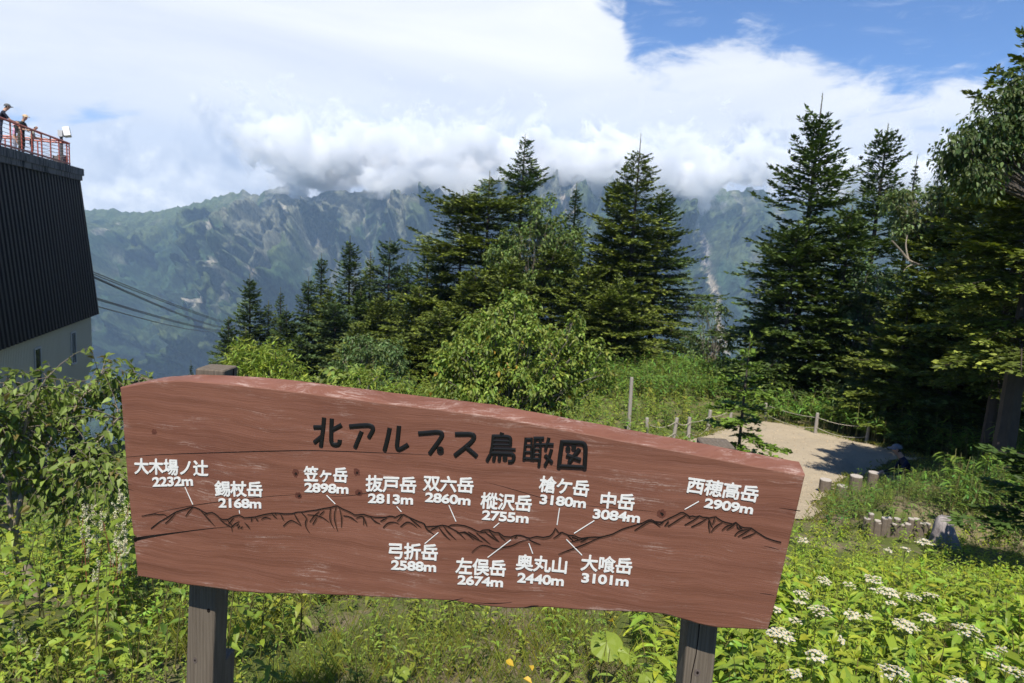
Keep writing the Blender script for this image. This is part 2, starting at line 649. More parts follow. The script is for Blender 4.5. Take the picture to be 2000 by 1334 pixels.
def mountain_point(px, s):
    """px: photo column of the ridge foot line; s: 0 on the ridge .. 1 in the valley"""
    px = np.asarray(px, float)
    s = np.asarray(s, float)
    rp = np.array([p for p, _ in RIDGE], float)
    rz = np.array([ray(p, q)[2] / ray(p, q)[1] for p, q in RIDGE])
    ru = np.array([ray(p, q)[0] / ray(p, q)[1] for p, q in RIDGE])
    u = np.interp(px, rp, ru)
    zr = np.interp(px, rp, rz) * D0
    a = px / 100.0
    w = N1.fbm(a * 0.42, s * 1.5, 4)
    w2 = N3.fbm(a * 0.9 + 5, s * 2.6, 3)
    spur = N2.ridged(a * 0.55 + w * 0.9 + 0.9 * s, s * 1.25 + 0.5 * w2, 5, 0.52)
    fine = N3.ridged(a * 1.9 + 1.6 * w + 1.3 * s, s * 4.2 + w2 + 3, 4, 0.55)
    env = ss(0, 0.25, s) * ss(1.25, 0.75, s)
    gully = np.exp(-((px - (1371 + 42 * s)) / 34.0) ** 2) * ss(0.02, 0.15, s)       # the slide lies on an open slope
    spur = spur * (1 - gully) + 0.35 * gully
    fine = fine * (1 - gully) + 0.3 * gully
    y = D0 - (D0 - D1) * s - env * (215 * spur + 58 * fine) + 60 * N3.fbm(a * 4, s * 9, 3) * env
    z = zr + (-880 - zr) * s ** 0.93 + env * (75 * spur + 36 * fine) + (10 * N1.fbm(a * 6, s * 10, 4) * ss(0, 0.04, s) + 11 * N2.fbm(a * 7, s * 4, 5, 0.6))
    rb = ss(0.02, 0.3, s)
    x = u * (D0 - (D0 - D1) * s * 0.82) + 60 * env * w
    return np.stack([x, y, z], -1), spur, fine


def build_mountains():
    nu, ns = 1300, 400
    px = np.linspace(-700, 2700, nu)
    s = np.linspace(0, 1, ns) ** 1.15
    PX, S = np.meshgrid(px, s)
    V, spur, fine = mountain_point(PX, S)
    a = PX / 100
    # plant cover: dark forest low, light meadow and dwarf bamboo on spurs, bare rock on the steep heads
    rockz = np.exp(-((PX - 690) / 190) ** 2) * ss(0.66, 0.05, S) + 0.8 * np.exp(-((PX - 560) / 70) ** 2) * ss(0.5, 0.1, S) \
        + 0.55 * np.exp(-((PX - 1480) / 90) ** 2) * ss(0.2, 0.0, S) + 0.75 * np.exp(-((PX - 1030) / 260) ** 2) * ss(0.35, 0.1, S)
    rn = N1.fbm(a * 3.0, S * 2.6, 5, 0.6)
    rock = ss(0.1, 0.65, rockz * 1.0 + 0.75 * rn - 0.28 * fine + 0.02)
    mead = ss(-0.05, 0.75, 0.55 * spur + 0.8 * N2.fbm(a * 1.6, S * 4.5, 5, 0.6) - 0.55 + 0.75 * ss(0.7, 0.05, S))
    # slides cut down the fall line
    slide = np.zeros_like(S)
    for (p0, p1, sa, sb, wd, st) in [(608, 622, 0.03, 0.36, 5, 0.9), (640, 648, 0.05, 0.2, 4, 0.7), (466, 496, 0.25, 0.52, 4, 0.95), (575, 590, 0.2, 0.4, 2.5, 0.5),
                                     (728, 770, 0.1, 0.42, 3, 0.6), (800, 822, 0.1, 0.36, 3, 0.6), (260, 300, 0.62, 0.8, 3, 0.6), (300, 330, 0.75, 0.95, 4, 0.6),
                                     (1120, 1135, 0.08, 0.3, 5, 0.9), (905, 935, 0.12, 0.34, 4, 0.6), (270, 276, 0.1, 0.22, 2, 0.5)]:
        q = np.clip((S - sa) / (sb - sa), 0, 1)
        c = p0 + (p1 - p0) * q + 5 * N3(S * 9 + p0, 0.3)
        wv = wd * (0.35 + 0.9 * q) * (1 + 0.5 * N1(S * 20 + p0, 1.7))
        slide = np.maximum(slide, st * np.exp(-((PX - c) / wv) ** 2) * ((S > sa) & (S < sb)))
    forest = np.stack(np.broadcast_arrays(0.026 + 0 * S, 0.050 + 0 * S, 0.024 + 0 * S), -1)
    forest = forest * (0.75 + 0.7 * ss(-0.5, 0.6, N3.fbm(a * 7, S * 16, 4, 0.65)))[..., None]
    meadow = np.array([0.072, 0.094, 0.042])
    C = forest + (meadow - forest) * (mead * 0.85)[..., None]
    C = C + (np.array([0.20, 0.185, 0.175]) - C) * (rock * 0.45)[..., None]
    C = C + (np.array([0.40, 0.37, 0.32]) - C) * slide[..., None]
    C = C * 1.15
    # the long pale landslip and a thinner chute beside it, followed down the slope by bearing and steepness
    uu, vv = V[..., 0] / V[..., 1], V[..., 2] / V[..., 1]

    def scar(line, grey, pale, turn):
        q = np.array([[ray(a, b)[0] / ray(a, b)[1], ray(a, b)[2] / ray(a, b)[1], w / FPX] for a, b, w in line])[::-1]
        inr = (vv > q[0, 1]) & (vv < q[-1, 1])
        uc = np.interp(vv, q[:, 1], q[:, 0]) + 0.0012 * N3(vv * 160, 0.7)
        wv = np.interp(vv, q[:, 1], q[:, 2]) * (1 + 0.35 * N1(vv * 260, 0.5))
        k = ss(1.15, 0.72, np.abs(uu - uc) / wv) * inr
        t_ = ss(q[-1, 1] - turn, q[-1, 1] - turn - 0.03, vv)
        cc = np.array(grey) + (np.array(pale) - np.array(grey)) * t_[..., None]
        return k, cc
    for line, grey, pale, turn, st in (([(1370, 452, 3), (1374, 466, 7), (1378, 482, 11), (1377, 500, 7), (1379, 520, 6), (1383, 535, 7), (1390, 548, 8), (1395, 565, 9), (1399, 585, 8), (1401, 605, 6), (1404, 630, 7), (1411, 655, 8), (1418, 690, 7)],
                                       (0.30, 0.28, 0.28), (0.52, 0.45, 0.36), 0.045, 0.95),
                                      ([(1365, 436, 2), (1360, 460, 2.4), (1352, 476, 2.4), (1338, 495, 2.6), (1330, 510, 2.4)], (0.36, 0.36, 0.30), (0.36, 0.36, 0.30), 0.01, 0.8),
                                      ([(608, 420, 3), (612, 440, 4), (618, 462, 5), (622, 482, 4), (628, 494, 2)], (0.40, 0.36, 0.30), (0.40, 0.36, 0.30), 0.01, 0.7),
                                      ([(484, 515, 2.5), (490, 527, 5), (496, 541, 3)], (0.44, 0.38, 0.32), (0.44, 0.38, 0.32), 0.01, 0.9),
                                      ([(1098, 378, 4), (1104, 400, 6), (1112, 420, 5)], (0.42, 0.36, 0.30), (0.42, 0.36, 0.30), 0.01, 0.8)):
        k, cc = scar(line, grey, pale, turn)
        C = C + (cc / 1.0 - C) * (k * st)[..., None]
    g = Geo()
    i = np.arange(ns - 1)[:, None] * nu + np.arange(nu - 1)[None, :]
    F = np.stack([i, i + nu, i + nu + 1, i + 1], -1).reshape(-1, 4)
    g.add(V, F, C.reshape(-1, 3))
    # the far side of the range falls away again
    B = V[0].copy()
    B2 = B.copy()
    B2[:, 1] += 1500
    B2[:, 2] = -300
    n = nu
    k = np.arange(n - 1)
    g.add(np.concatenate([B, B2]), np.stack([k, k + 1, n + k + 1, n + k], -1), (0.03, 0.05, 0.03))
    m, t, out = new_mat('mountain side')
    at = t.new('ShaderNodeAttribute', attribute_name='col')
    tc = t.new('ShaderNodeTexCoord').outputs['Object']
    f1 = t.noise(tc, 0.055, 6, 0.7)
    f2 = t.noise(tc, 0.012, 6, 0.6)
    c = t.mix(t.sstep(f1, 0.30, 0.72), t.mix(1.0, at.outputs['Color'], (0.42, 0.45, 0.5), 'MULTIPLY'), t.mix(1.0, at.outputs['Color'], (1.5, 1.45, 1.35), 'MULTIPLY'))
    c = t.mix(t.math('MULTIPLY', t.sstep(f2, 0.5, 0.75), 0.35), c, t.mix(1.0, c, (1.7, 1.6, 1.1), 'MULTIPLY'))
    principled(t, out, c, 0.95, 0.05, t.bump(f1, 0.9, 12.0))
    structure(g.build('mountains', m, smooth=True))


build_mountains()

# ------------------------------------------------------------------ haze
def build_haze():
    g = Geo()
    g.box((-6200, -90, -1180), (6200, 5200, 680))
    m, t, out = new_mat('mountain haze')
    v = t.new('ShaderNodeVolumePrincipled')
    v.inputs['Color'].default_value = (0.50, 0.72, 1.0, 1)
    v.inputs['Density'].default_value = 1.15e-4
    v.inputs['Anisotropy'].default_value = 0.0
    t.link(v.outputs[0], out.inputs['Volume'])
    m.volume_intersection_method = 'FAST' if hasattr(m, 'volume_intersection_method') else None
    o = g.build('haze', m)
    stuff(o)


def build_cloud_bank():
    # the low cloud that hides the summits: a real bank of vapour hanging in front of the ridge
    g = Geo()
    g.box((-1500, 2640, 150), (2100, 3500, 640))
    m, t, out = new_mat('low cloud')
    tc = t.new('ShaderNodeTexCoord').outputs['Object']
    sep = t.new('ShaderNodeSeparateXYZ')
    t.link(tc, sep.inputs[0])
    n = t.noise(t.mapping(tc, (1, 1, 1.05)), 0.0078, 9, 0.64, 0.4)
    nb = t.noise(t.mapping(tc, (1, 1, 1), (900, 0, 300)), 0.0019, 2, 0.5)
    # height of the cloud foot along the ridge
    foot = [(330, 200), (440, 270), (500, 335), (560, 372), (610, 350), (650, 335), (700, 362), (760, 386), (850, 386), (940, 378), (1020, 366), (1100, 372), (1200, 384), (1300, 380), (1380, 396),
            (1420, 388), (1450, 360), (1490, 338), (1560, 338), (1700, 360), (1850, 380)]
    fp = [P(a, b, 2750.0) for a, b in foot]
    X0, X1, Z1 = -1500.0, 2100.0, 700.0
    fc = t.new('ShaderNodeFloatCurve')
    cv = fc.mapping.curves[0]
    pp = [((q[0] - X0) / (X1 - X0), q[2] / Z1) for q in fp]
    pp = [(0.0, pp[0][1])] + [q for q in pp if 0 < q[0] < 1] + [(1.0, pp[-1][1])]
    while len(cv.points) < len(pp):
        cv.points.new(0.5, 0.5)
    for q, (a, b) in zip(cv.points, pp):
        q.location = (a, min(1, max(0, b)))
        q.handle_type = 'AUTO_CLAMPED'
    fc.mapping.update()
    t.link(t.math('MULTIPLY_ADD', sep.outputs[0], 1 / (X1 - X0), -X0 / (X1 - X0), clamp=True), fc.inputs['Value'])
    base = t.math('MULTIPLY_ADD', fc.outputs[0], Z1, 26.0)
    base = t.math('ADD', base, t.math('MULTIPLY', t.math('SUBTRACT', nb, 0.5), 50.0))
    hgt = t.math('DIVIDE', t.math('SUBTRACT', sep.outputs[2], base), 130.0)
    top = t.math('MULTIPLY', t.sstep(sep.outputs[2], 300.0, 600.0), 0.42)
    lift = t.math('MINIMUM', t.math('MULTIPLY', hgt, 0.45), 0.13)
    f = t.math('ADD', t.math('SUBTRACT', lift, top), t.math('MULTIPLY_ADD', n, 2.1, -0.58))
    side = t.math('MULTIPLY', t.sstep(sep.outputs[1], 2650.0, 2850.0), t.math('MULTIPLY', t.sstep(sep.outputs[0], -1500.0, -1150.0), t.sstep(sep.outputs[0], 2100.0, 1700.0)))
    dens = t.math('MULTIPLY', t.math('MULTIPLY', t.sstep(f, 0.48, 0.60), side), 0.035)
    v = t.new('ShaderNodeVolumeScatter')
    v.inputs['Color'].default_value = (1, 1, 1, 1)
    t.link(dens, v.inputs['Density'])
    t.link(v.outputs[0], out.inputs['Volume'])
    stuff(g.build('cloud_bank', m))


build_haze()
build_cloud_bank()

# ------------------------------------------------------------------ the signboard
SA, SB = 1.98, -0.135          # board face plane: y = SA + SB * x
E_U = np.array([1, SB, 0.0]) / sqrt(1 + SB * SB)
E_N = np.array([SB, -1, 0.0]) / sqrt(1 + SB * SB)      # towards the viewer
E_V = np.array([0, 0, 1.0])
S0 = np.array([0, SA, 0.0])


def on_board(px, py, lift=0.0):
    d = ray(px, py)
    k = SA / (d[1] - SB * d[0])
    return d * k + E_N * lift


def board_uv(px, py):
    p = on_board(px, py) - S0
    return np.array([p @ E_U, p[2]])


def uv_pt(u, v, lift=0.0):
    return S0 + E_U * u + E_V * v + E_N * lift


def sign_wood():
    m, t, out = new_mat('red brown stained plank')
    tc = t.new('ShaderNodeTexCoord').outputs['Object']
    warp = t.noise(t.mapping(tc, (1.3, 1.3, 2.2)), 1.6, 4, 0.5)
    sep = t.new('ShaderNodeSeparateXYZ')
    t.link(tc, sep.inputs[0])
    cm = t.new('ShaderNodeCombineXYZ')
    t.link(sep.outputs[0], cm.inputs[0])
    t.link(sep.outputs[1], cm.inputs[1])
    t.link(t.math('ADD', sep.outputs[2], t.math('MULTIPLY', t.math('SUBTRACT', warp, 0.5), 0.10)), cm.inputs[2])
    v = cm.outputs[0]
    g1 = t.noise(t.mapping(v, (0.9, 0.9, 17)), 2.2, 8, 0.62)
    g2 = t.noise(t.mapping(v, (2.0, 2.0, 120)), 2.5, 6, 0.6)
    g3 = t.noise(t.mapping(v, (7, 7, 420)), 2.0, 3, 0.6)
    blot = t.noise(t.mapping(tc, (1.6, 1.6, 4.0)), 1.9, 5, 0.6)
    c = t.ramp(g1, [(0.28, (0.106, 0.041, 0.024)), (0.5, (0.153, 0.062, 0.038)), (0.72, (0.194, 0.083, 0.054))])
    c = t.mix(t.math('MULTIPLY', t.sstep(g2, 0.42, 0.68), 0.45), c, (0.195, 0.090, 0.066))
    c = t.mix(t.math('MULTIPLY', t.sstep(g3, 0.5, 0.75), 0.35), c, (0.085, 0.029, 0.019))
    c = t.mix(t.math('MULTIPLY', t.sstep(blot, 0.50, 0.74), 0.45), c, (0.105, 0.037, 0.025))
    # pale scuffs rubbed along the grain, thicker towards the worn edges (mesh attribute)
    at = t.new('ShaderNodeAttribute', attribute_name='col')
    wear = t.new('ShaderNodeSeparateColor')
    t.link(at.outputs['Color'], wear.inputs[0])
    s1 = t.noise(t.mapping(v, (1.5, 1.5, 15)), 2.6, 7, 0.65)
    s2 = t.noise(t.mapping(v, (7, 14, 150)), 2.0, 5, 0.7)
    s3 = t.noise(t.mapping(tc, (70, 70, 90)), 2.0, 3, 0.7)
    s4 = t.noise(t.mapping(tc, (3, 3, 5)), 2.0, 5, 0.6)
    k = t.math('ADD', t.math('ADD', t.math('MULTIPLY', s1, 0.6), t.math('MULTIPLY', s4, 0.4)), t.math('MULTIPLY', wear.outputs[0], 0.16))
    sc = t.math('MULTIPLY', t.sstep(k, 0.52, 0.655), t.sstep(t.math('ADD', t.math('MULTIPLY', s2, 0.75), t.math('MULTIPLY', s3, 0.25)), 0.46, 0.62))
    c = t.mix(t.math('MULTIPLY', sc, 0.42), c, (0.52, 0.41, 0.36))
    h = t.math('ADD', t.math('MULTIPLY', g2, 0.6), t.math('MULTIPLY', g3, 0.4))
    principled(t, out, c, 0.62, 0.28, t.bump(h, 0.35, 0.004))
    return m


def post_wood(name, tone, dark):
    m, t, out = new_mat(name)
    tc = t.new('ShaderNodeTexCoord').outputs['Object']
    warp = t.noise(t.mapping(tc, (5, 5, 1.2)), 1.5, 3, 0.5)
    g1 = t.noise(t.mapping(tc, (42, 42, 1.1)), 1.6, 7, 0.6, 0.5)
    g2 = t.noise(t.mapping(tc, (160, 160, 4)), 1.6, 4, 0.6)
    w = t.new('ShaderNodeTexWave', wave_type='BANDS', bands_direction='X')
    t.link(t.mapping(tc, (1, 1, 0.06)), w.inputs['Vector'])
    w.inputs['Scale'].default_value = 26
    w.inputs['Distortion'].default_value = 7
    w.inputs['Detail'].default_value = 3
    w.inputs['Detail Scale'].default_value = 0.6
    c = t.mix(g1, dark, tone)
    c = t.mix(t.math('MULTIPLY', w.outputs['Fac'], 0.22), c, [x * 0.55 for x in dark])
    c = t.mix(t.math('MULTIPLY', t.sstep(g2, 0.5, 0.7), 0.3), c, [x * 1.3 for x in tone])
    c = t.mix(t.math('MULTIPLY', t.sstep(warp, 0.5, 0.75), 0.25), c, (0.13, 0.10, 0.075))
    principled(t, out, c, 0.85, 0.15, t.bump(t.math('ADD', g1, g2), 0.5, 0.006))
    return m


M_BOARD = sign_wood()
M_POST = post_wood('weathered grey timber', (0.185, 0.155, 0.122), (0.065, 0.050, 0.036))
M_CRACK = simple('dark crack', (0.012, 0.009, 0.008), 0.9, 0.1)
M_KNOT = simple('wood knot', (0.085, 0.03, 0.02), 0.7, 0.2, 0.6, 60)
M_BLACK = simple('black carving paint', (0.007, 0.007, 0.0075), 0.42, 0.25, 0.2, 30)
M_WHITE = simple('white enamel', (0.66, 0.665, 0.65), 0.6, 0.3, 0.15, 55)


def worn_paint(name, c, chip, thr):
    m, t, out = new_mat(name)
    tc = t.new('ShaderNodeTexCoord').outputs['Object']
    a = t.noise(tc, 60, 5, 0.65)
    b = t.noise(t.mapping(tc, (60, 60, 150)), 1.6, 5, 0.7)
    k = t.mix(a, [x * 0.78 for x in c], [min(1, x * 1.15) for x in c])
    k = t.mix(t.math('MULTIPLY', t.sstep(b, thr, thr + 0.1), 0.75), k, chip)
    principled(t, out, k, 0.6, 0.25, t.bump(a, 0.4, 0.002))
    return m


M_CARVED = worn_paint('white carving paint', (0.60, 0.605, 0.59), (0.26, 0.15, 0.11), 0.60)
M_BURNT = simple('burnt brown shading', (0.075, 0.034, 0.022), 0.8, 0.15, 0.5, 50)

TOP_EDGE = [(234, 757), (262, 751), (300, 745), (340, 743), (372, 743), (420, 747), (500, 755), (600, 767), (700, 780), (800, 793), (880, 802), (960, 812),
            (1030, 825), (1100, 838), (1200, 857), (1300, 876), (1400, 895), (1500, 914), (1573, 928)]
RIGHT_EDGE = [(1573, 928), (1560, 985), (1543, 1055), (1528, 1120), (1512, 1190), (1500, 1231)]
BOTTOM_EDGE = [(1500, 1231), (1450, 1229), (1400, 1227), (1370, 1221), (1335, 1210), (1300, 1201), (1250, 1196), (1180, 1194), (1120, 1191), (1060, 1186),
               (1040, 1187), (1000, 1189), (960, 1186), (920, 1180), (880, 1174), (820, 1171), (760, 1168), (680, 1164), (600, 1161), (540, 1160), (500, 1159),
               (460, 1156), (430, 1151), (400, 1147), (360, 1142), (310, 1133), (268, 1126)]
LEFT_EDGE = [(268, 1126), (264, 1085), (261, 1057), (269, 1052), (260, 1046), (254, 1000), (249, 950), (245, 895), (240, 830), (234, 757)]


def resample(pts, n):
    pts = np.asarray(pts, float)
    d = np.concatenate([[0], np.cumsum(np.linalg.norm(np.diff(pts, axis=0), axis=1))])
    s = np.linspace(0, d[-1], n)
    return np.stack([np.interp(s, d, pts[:, k]) for k in range(pts.shape[1])], -1)


def smooth_line(pts, n, it=2):
    p = np.asarray(pts, float)
    for _ in range(it):       # corner cutting
        q = np.empty((2 * len(p) - 2, p.shape[1]))
        q[0::2] = p[:-1] * 0.75 + p[1:] * 0.25
        q[1::2] = p[:-1] * 0.25 + p[1:] * 0.75
        p = np.concatenate([p[:1], q[1:-1], p[-1:]])
    return resample(p, n)


def strip(g, px_pts, width_px, lift, mat=0, taper=(1.0, 1.0), round_=0.0, ends=0.0, cl=(0, 0, 0)):
    """a ribbon laid on the board along photo-pixel points; round_ raises its middle"""
    p = np.array([board_uv(*q) for q in px_pts])
    if len(p) > 2:
        p = resample(p, max(len(p), int(len(p) * 2)))
    t = np.gradient(p, axis=0)
    t /= np.linalg.norm(t, axis=1, keepdims=True) + 1e-12
    nrm = np.stack([-t[:, 1], t[:, 0]], -1)
    w = np.asarray(width_px, float) * 2.0 / FPX * 0.5
    ww = w * np.interp(np.linspace(0, 1, len(p)), np.linspace(0, 1, len(taper)), taper)
    lf = [0.0, 0.0, 0.0]
    rows = []
    for a, l in ((-1.0, 0.0), (-0.72, 0.75), (0.0, 1.0), (0.72, 0.75), (1.0, 0.0)) if round_ else ((-1.0, 0), (1.0, 0)):
        q = p + nrm * (a * ww)[:, None]
        rows.append(np.array([uv_pt(u, v, lift + l * round_) for u, v in q]))
    R = np.stack(rows, 1)
    m, n = R.shape[:2]
    i = np.arange(m - 1)[:, None] * n + np.arange(n - 1)[None, :]
    F = np.stack([i, i + 1, i + n + 1, i + n], -1).reshape(-1, 4)
    Fs = [F]
    if round_:
        Fs.append(np.arange(n)[::-1].reshape(1, -1))
        Fs.append((np.arange(n) + (m - 1) * n).reshape(1, -1))
    g.add(R.reshape(-1, 3), Fs, cl, mat)


def disc(g, c, r_px, lift, mat=0, inner=0.0, ry=1.0, n=20, rough=0.0, seed=0):
    u0 = board_uv(*c)
    r = r_px * 2.0 / FPX
    th = np.linspace(0, 2 * pi, n, endpoint=False)
    rr = r * (1 + rough * N1(np.cos(th) * 2 + seed, np.sin(th) * 2))
    o = np.array([uv_pt(u0[0] + a * cos(k), u0[1] + a * ry * sin(k), lift) for a, k in zip(rr, th)])
    if inner:
        q = np.array([uv_pt(u0[0] + r * inner * cos(k), u0[1] + r * inner * sin(k), lift) for k in th])
        k = np.arange(n)
        g.add(np.concatenate([o, q]), np.stack([k, (k + 1) % n, n + (k + 1) % n, n + k], -1), (0, 0, 0), mat)
    else:
        g.poly(o, (0, 0, 0), mat)


def sign_post(root, root_loc, top_px, bot_px, y_top, y_bot, width, rotz, name='post', ext=0.35):
    a, b = P(*top_px, y_top), P(*bot_px, y_bot)
    b = b + (b - a) / np.linalg.norm(b - a) * ext
    g = Geo()
    w = width / 2
    base = np.array([[-w, 0], [w, 0], [w, 2 * w], [-w, 2 * w]])
    c, s = cos(rotz), sin(rotz)
    base = base @ np.array([[c, s], [-s, c]])
    ch = 0.004
    rings = []
    for z, sc in ((0, 1), (1 - ch / np.linalg.norm(a - b), 1), (1, 0.94)):
        cpt = b + (a - b) * z
        ctr = base.mean(0)
        bb = (base - ctr) * sc + ctr
        rings.append(np.stack([cpt[0] + bb[:, 0], cpt[1] + bb[:, 1], np.full(4, cpt[2])], -1))
    # round the four corners a little
    V = []
    for r in rings:
        q = []
        for k in range(4):
            p0, p1, p2 = r[k - 1], r[k], r[(k + 1) % 4]
            q += [p1 + (p0 - p1) * 0.07, p1 + (p0 - p1) * 0.02 + (p2 - p1) * 0.02, p1 + (p2 - p1) * 0.07]
        V.append(q)
    V = np.array(V)
    m, n = V.shape[:2]
    i = np.arange(m - 1)[:, None] * n
    k = np.arange(n)[None, :]
    k2 = (k + 1) % n
    F = np.stack([i + k, i + k2, i + n + k2, i + n + k], -1).reshape(-1, 4)
    g.add(V.reshape(-1, 3), [F, (np.arange(n) + (m - 1) * n).reshape(1, -1)], (0.5, 0.5, 0.5))
    return g, a, b


TITLE = []     # strokes in photo pixels: (points, width)


def _z(ox, oy, sc, pts):
    return [(ox + x / sc, oy + y / sc) for x, y in pts]


def z2(*p):
    return _z(580, 780, 5.8, p)


def z3(*p):
    return _z(860, 820, 5.8, p)


W = 9.6
TITLE += [(z2((190, 315), (290, 315)), W), (z2((308, 206), (300, 320), (285, 430), (273, 534)), W), (z2((198, 488), (275, 425)), W),
          (z2((396, 216), (391, 330), (388, 460), (396, 500), (432, 516), (470, 512), (485, 495), (486, 455)), W), (z2((405, 343), (508, 288)), W),
          (z2((595, 305), (700, 296), (800, 290), (845, 298), (865, 325), (858, 360), (816, 432)), W), (z2((735, 362), (660, 545)), W),
          (z2((1052, 322), (1030, 440), (994, 578)), W), (z2((1157, 297), (1146, 420), (1132, 530), (1142, 566), (1170, 566), (1262, 510)), W),
          (z2((1376, 385), (1500, 375), (1600, 366), (1642, 378), (1648, 410), (1620, 460), (1505, 615)), W),
          (z3((168, 160), (280, 158), (350, 158), (385, 175), (382, 215), (340, 265), (165, 404)), W), (z3((275, 290), (415, 412)), W),
          # bird
          (z3((702, 142), (690, 185)), 8.5), (z3((603, 172), (592, 300), (572, 380)), 7.5), (z3((590, 184), (720, 184), (780, 190), (796, 215), (792, 292)), 8.0),
          (z3((600, 232), (790, 240)), 5), (z3((596, 277), (790, 282)), 5.4), (z3((590, 322), (855, 333)), 5.6),
          (z3((580, 372), (760, 380), (815, 385), (836, 402), (832, 450), (815, 472), (768, 470)), 7.8),
          (z3((566, 395), (532, 462)), 8), (z3((614, 402), (606, 462)), 7.5), (z3((674, 404), (668, 462)), 7.5),
          # look-down
          (z3((972, 198), (947, 452)), 6.4), (z3((1036, 198), (1030, 452)), 5.2), (z3((965, 214), (1040, 216)), 6), (z3((962, 285), (1036, 287)), 4.6),
          (z3((958, 358), (1032, 360)), 4.6), (z3((945, 432), (1030, 436)), 6.2), (z3((1056, 206), (1178, 206)), 7.4), (z3((1075, 206), (1054, 452)), 6),
          (z3((1136, 210), (1132, 400), (1117, 522)), 6.4), (z3((1062, 272), (1205, 276)), 5.6), (z3((1072, 325), (1132, 327)), 3.2), (z3((1070, 378), (1130, 380)), 3.2), (z3((1050, 437), (1130, 440)), 6),
          (z3((1232, 198), (1192, 338)), 6.6), (z3((1196, 270), (1286, 278)), 7), (z3((1262, 328), (1236, 420), (1186, 515)), 6.8), (z3((1186, 392), (1268, 478)), 7.2),
          # picture
          (z3((1344, 540), (1358, 400), (1384, 230)), 9), (z3((1372, 246), (1540, 252), (1612, 256), (1640, 280), (1646, 330), (1640, 450), (1634, 552)), 9),
          (z3((1344, 516), (1640, 530)), 7.4), (z3((1580, 322), (1458, 482)), 8.6), (z3((1428, 392), (1592, 450)), 8.6)]
TITLE_DOTS = [(z2((1628, 567))[0], 7.4, 0.36), (z3((735, 425))[0], 5.2, 0), (z3((1448, 322))[0], 5.2, 0), (z3((1513, 306))[0], 5.2, 0)]

LABELS = [  # name, baseline start/end px, height px, number, baseline start/end, height, leader line
    ('大木場ノ辻', (264, 925), (407, 930), 30, '2232m', (299, 950.5), (378, 948.5), 18.5, ((361.6, 951), (377, 985))),
    ('錫杖岳', (421, 968.5), (513, 970), 29, '2168m', (427.6, 991), (511, 993), 18.5, ((467.7, 996.4), (468.4, 1002.5))),
    ('笠ヶ岳', (594, 939.5), (678.4, 942.4), 29, '2898m', (595, 961), (681, 964.7), 18.5, ((638, 967), (655, 984))),
    ('抜戸岳', (715, 959), (812.4, 962.8), 31, '2813m', (719, 982), (807, 985.5), 18.5, ((774.8, 989), (784, 999.3))),
    ('双六岳', (826.6, 957.6), (923.8, 963), 30, '2860m', (830, 979.7), (918.6, 987), 18.8, ((876.7, 986.4), (890.7, 1018.3))),
    ('樅沢岳', (938.4, 992.4), (1037, 999), 31, '2755m', (941, 1014.8), (1032, 1022), 18.8, ((975.2, 1021), (964.3, 1030.3))),
    ('槍ケ岳', (1052, 959.5), (1148, 970), 31, '3180m', (1053.4, 983.8), (1143.6, 992.4), 18.8, ((1093, 992), (1088, 1025))),
    ('中岳', (1171.7, 991), (1237, 996.5), 31, '3084m', (1157, 1012), (1249, 1021), 19, ((1161, 1016.4), (1121.4, 1041.4))),
    ('西穂高岳', (1339.5, 961), (1477, 981), 31, '2909m', (1374, 991), (1469, 1004.5), 19, ((1365, 979), (1337, 995))),
    ('弓折岳', (760, 1090.5), (854.5, 1094.5), 31, '2588m', (764, 1112), (852, 1117), 18.5, ((856.4, 1039.7), (830, 1061.6))),
    ('左俣岳', (890, 1120), (986.8, 1125.5), 31, '2674m', (893.6, 1141), (982.4, 1147), 18.5, ((998, 1054), (952.7, 1088.6))),
    ('奥丸山', (1007.5, 1112), (1105.6, 1120), 30, '2440m', (1010, 1137), (1100.7, 1144.5), 19, ((1033, 1060.8), (1040.5, 1081))),
    ('大喰岳', (1134, 1113.4), (1232.5, 1121.5), 31, '3101m', (1135, 1137), (1227, 1145), 18.5, ((1106, 1053), (1136.6, 1084))),
]


def glyph_mesh(s, fat):
    cu = bpy.data.curves.new('lettering', 'FONT')
    cu.body = s
    cu.size = 1.0
    cu.offset = fat
    cu.resolution_u = 4
    cu.space_character = 0.94
    o = bpy.data.objects.new('lettering', cu)
    COL.objects.link(o)
    dg = bpy.context.evaluated_depsgraph_get()
    dg.update()
    me = bpy.data.meshes.new_from_object(o.evaluated_get(dg))
    V = np.array([v.co[:] for v in me.vertices])
    F = [np.array([list(p.vertices)]) for p in me.polygons]
    bpy.data.objects.remove(o)
    bpy.data.curves.remove(cu)
    bpy.data.meshes.remove(me)
    return V, F


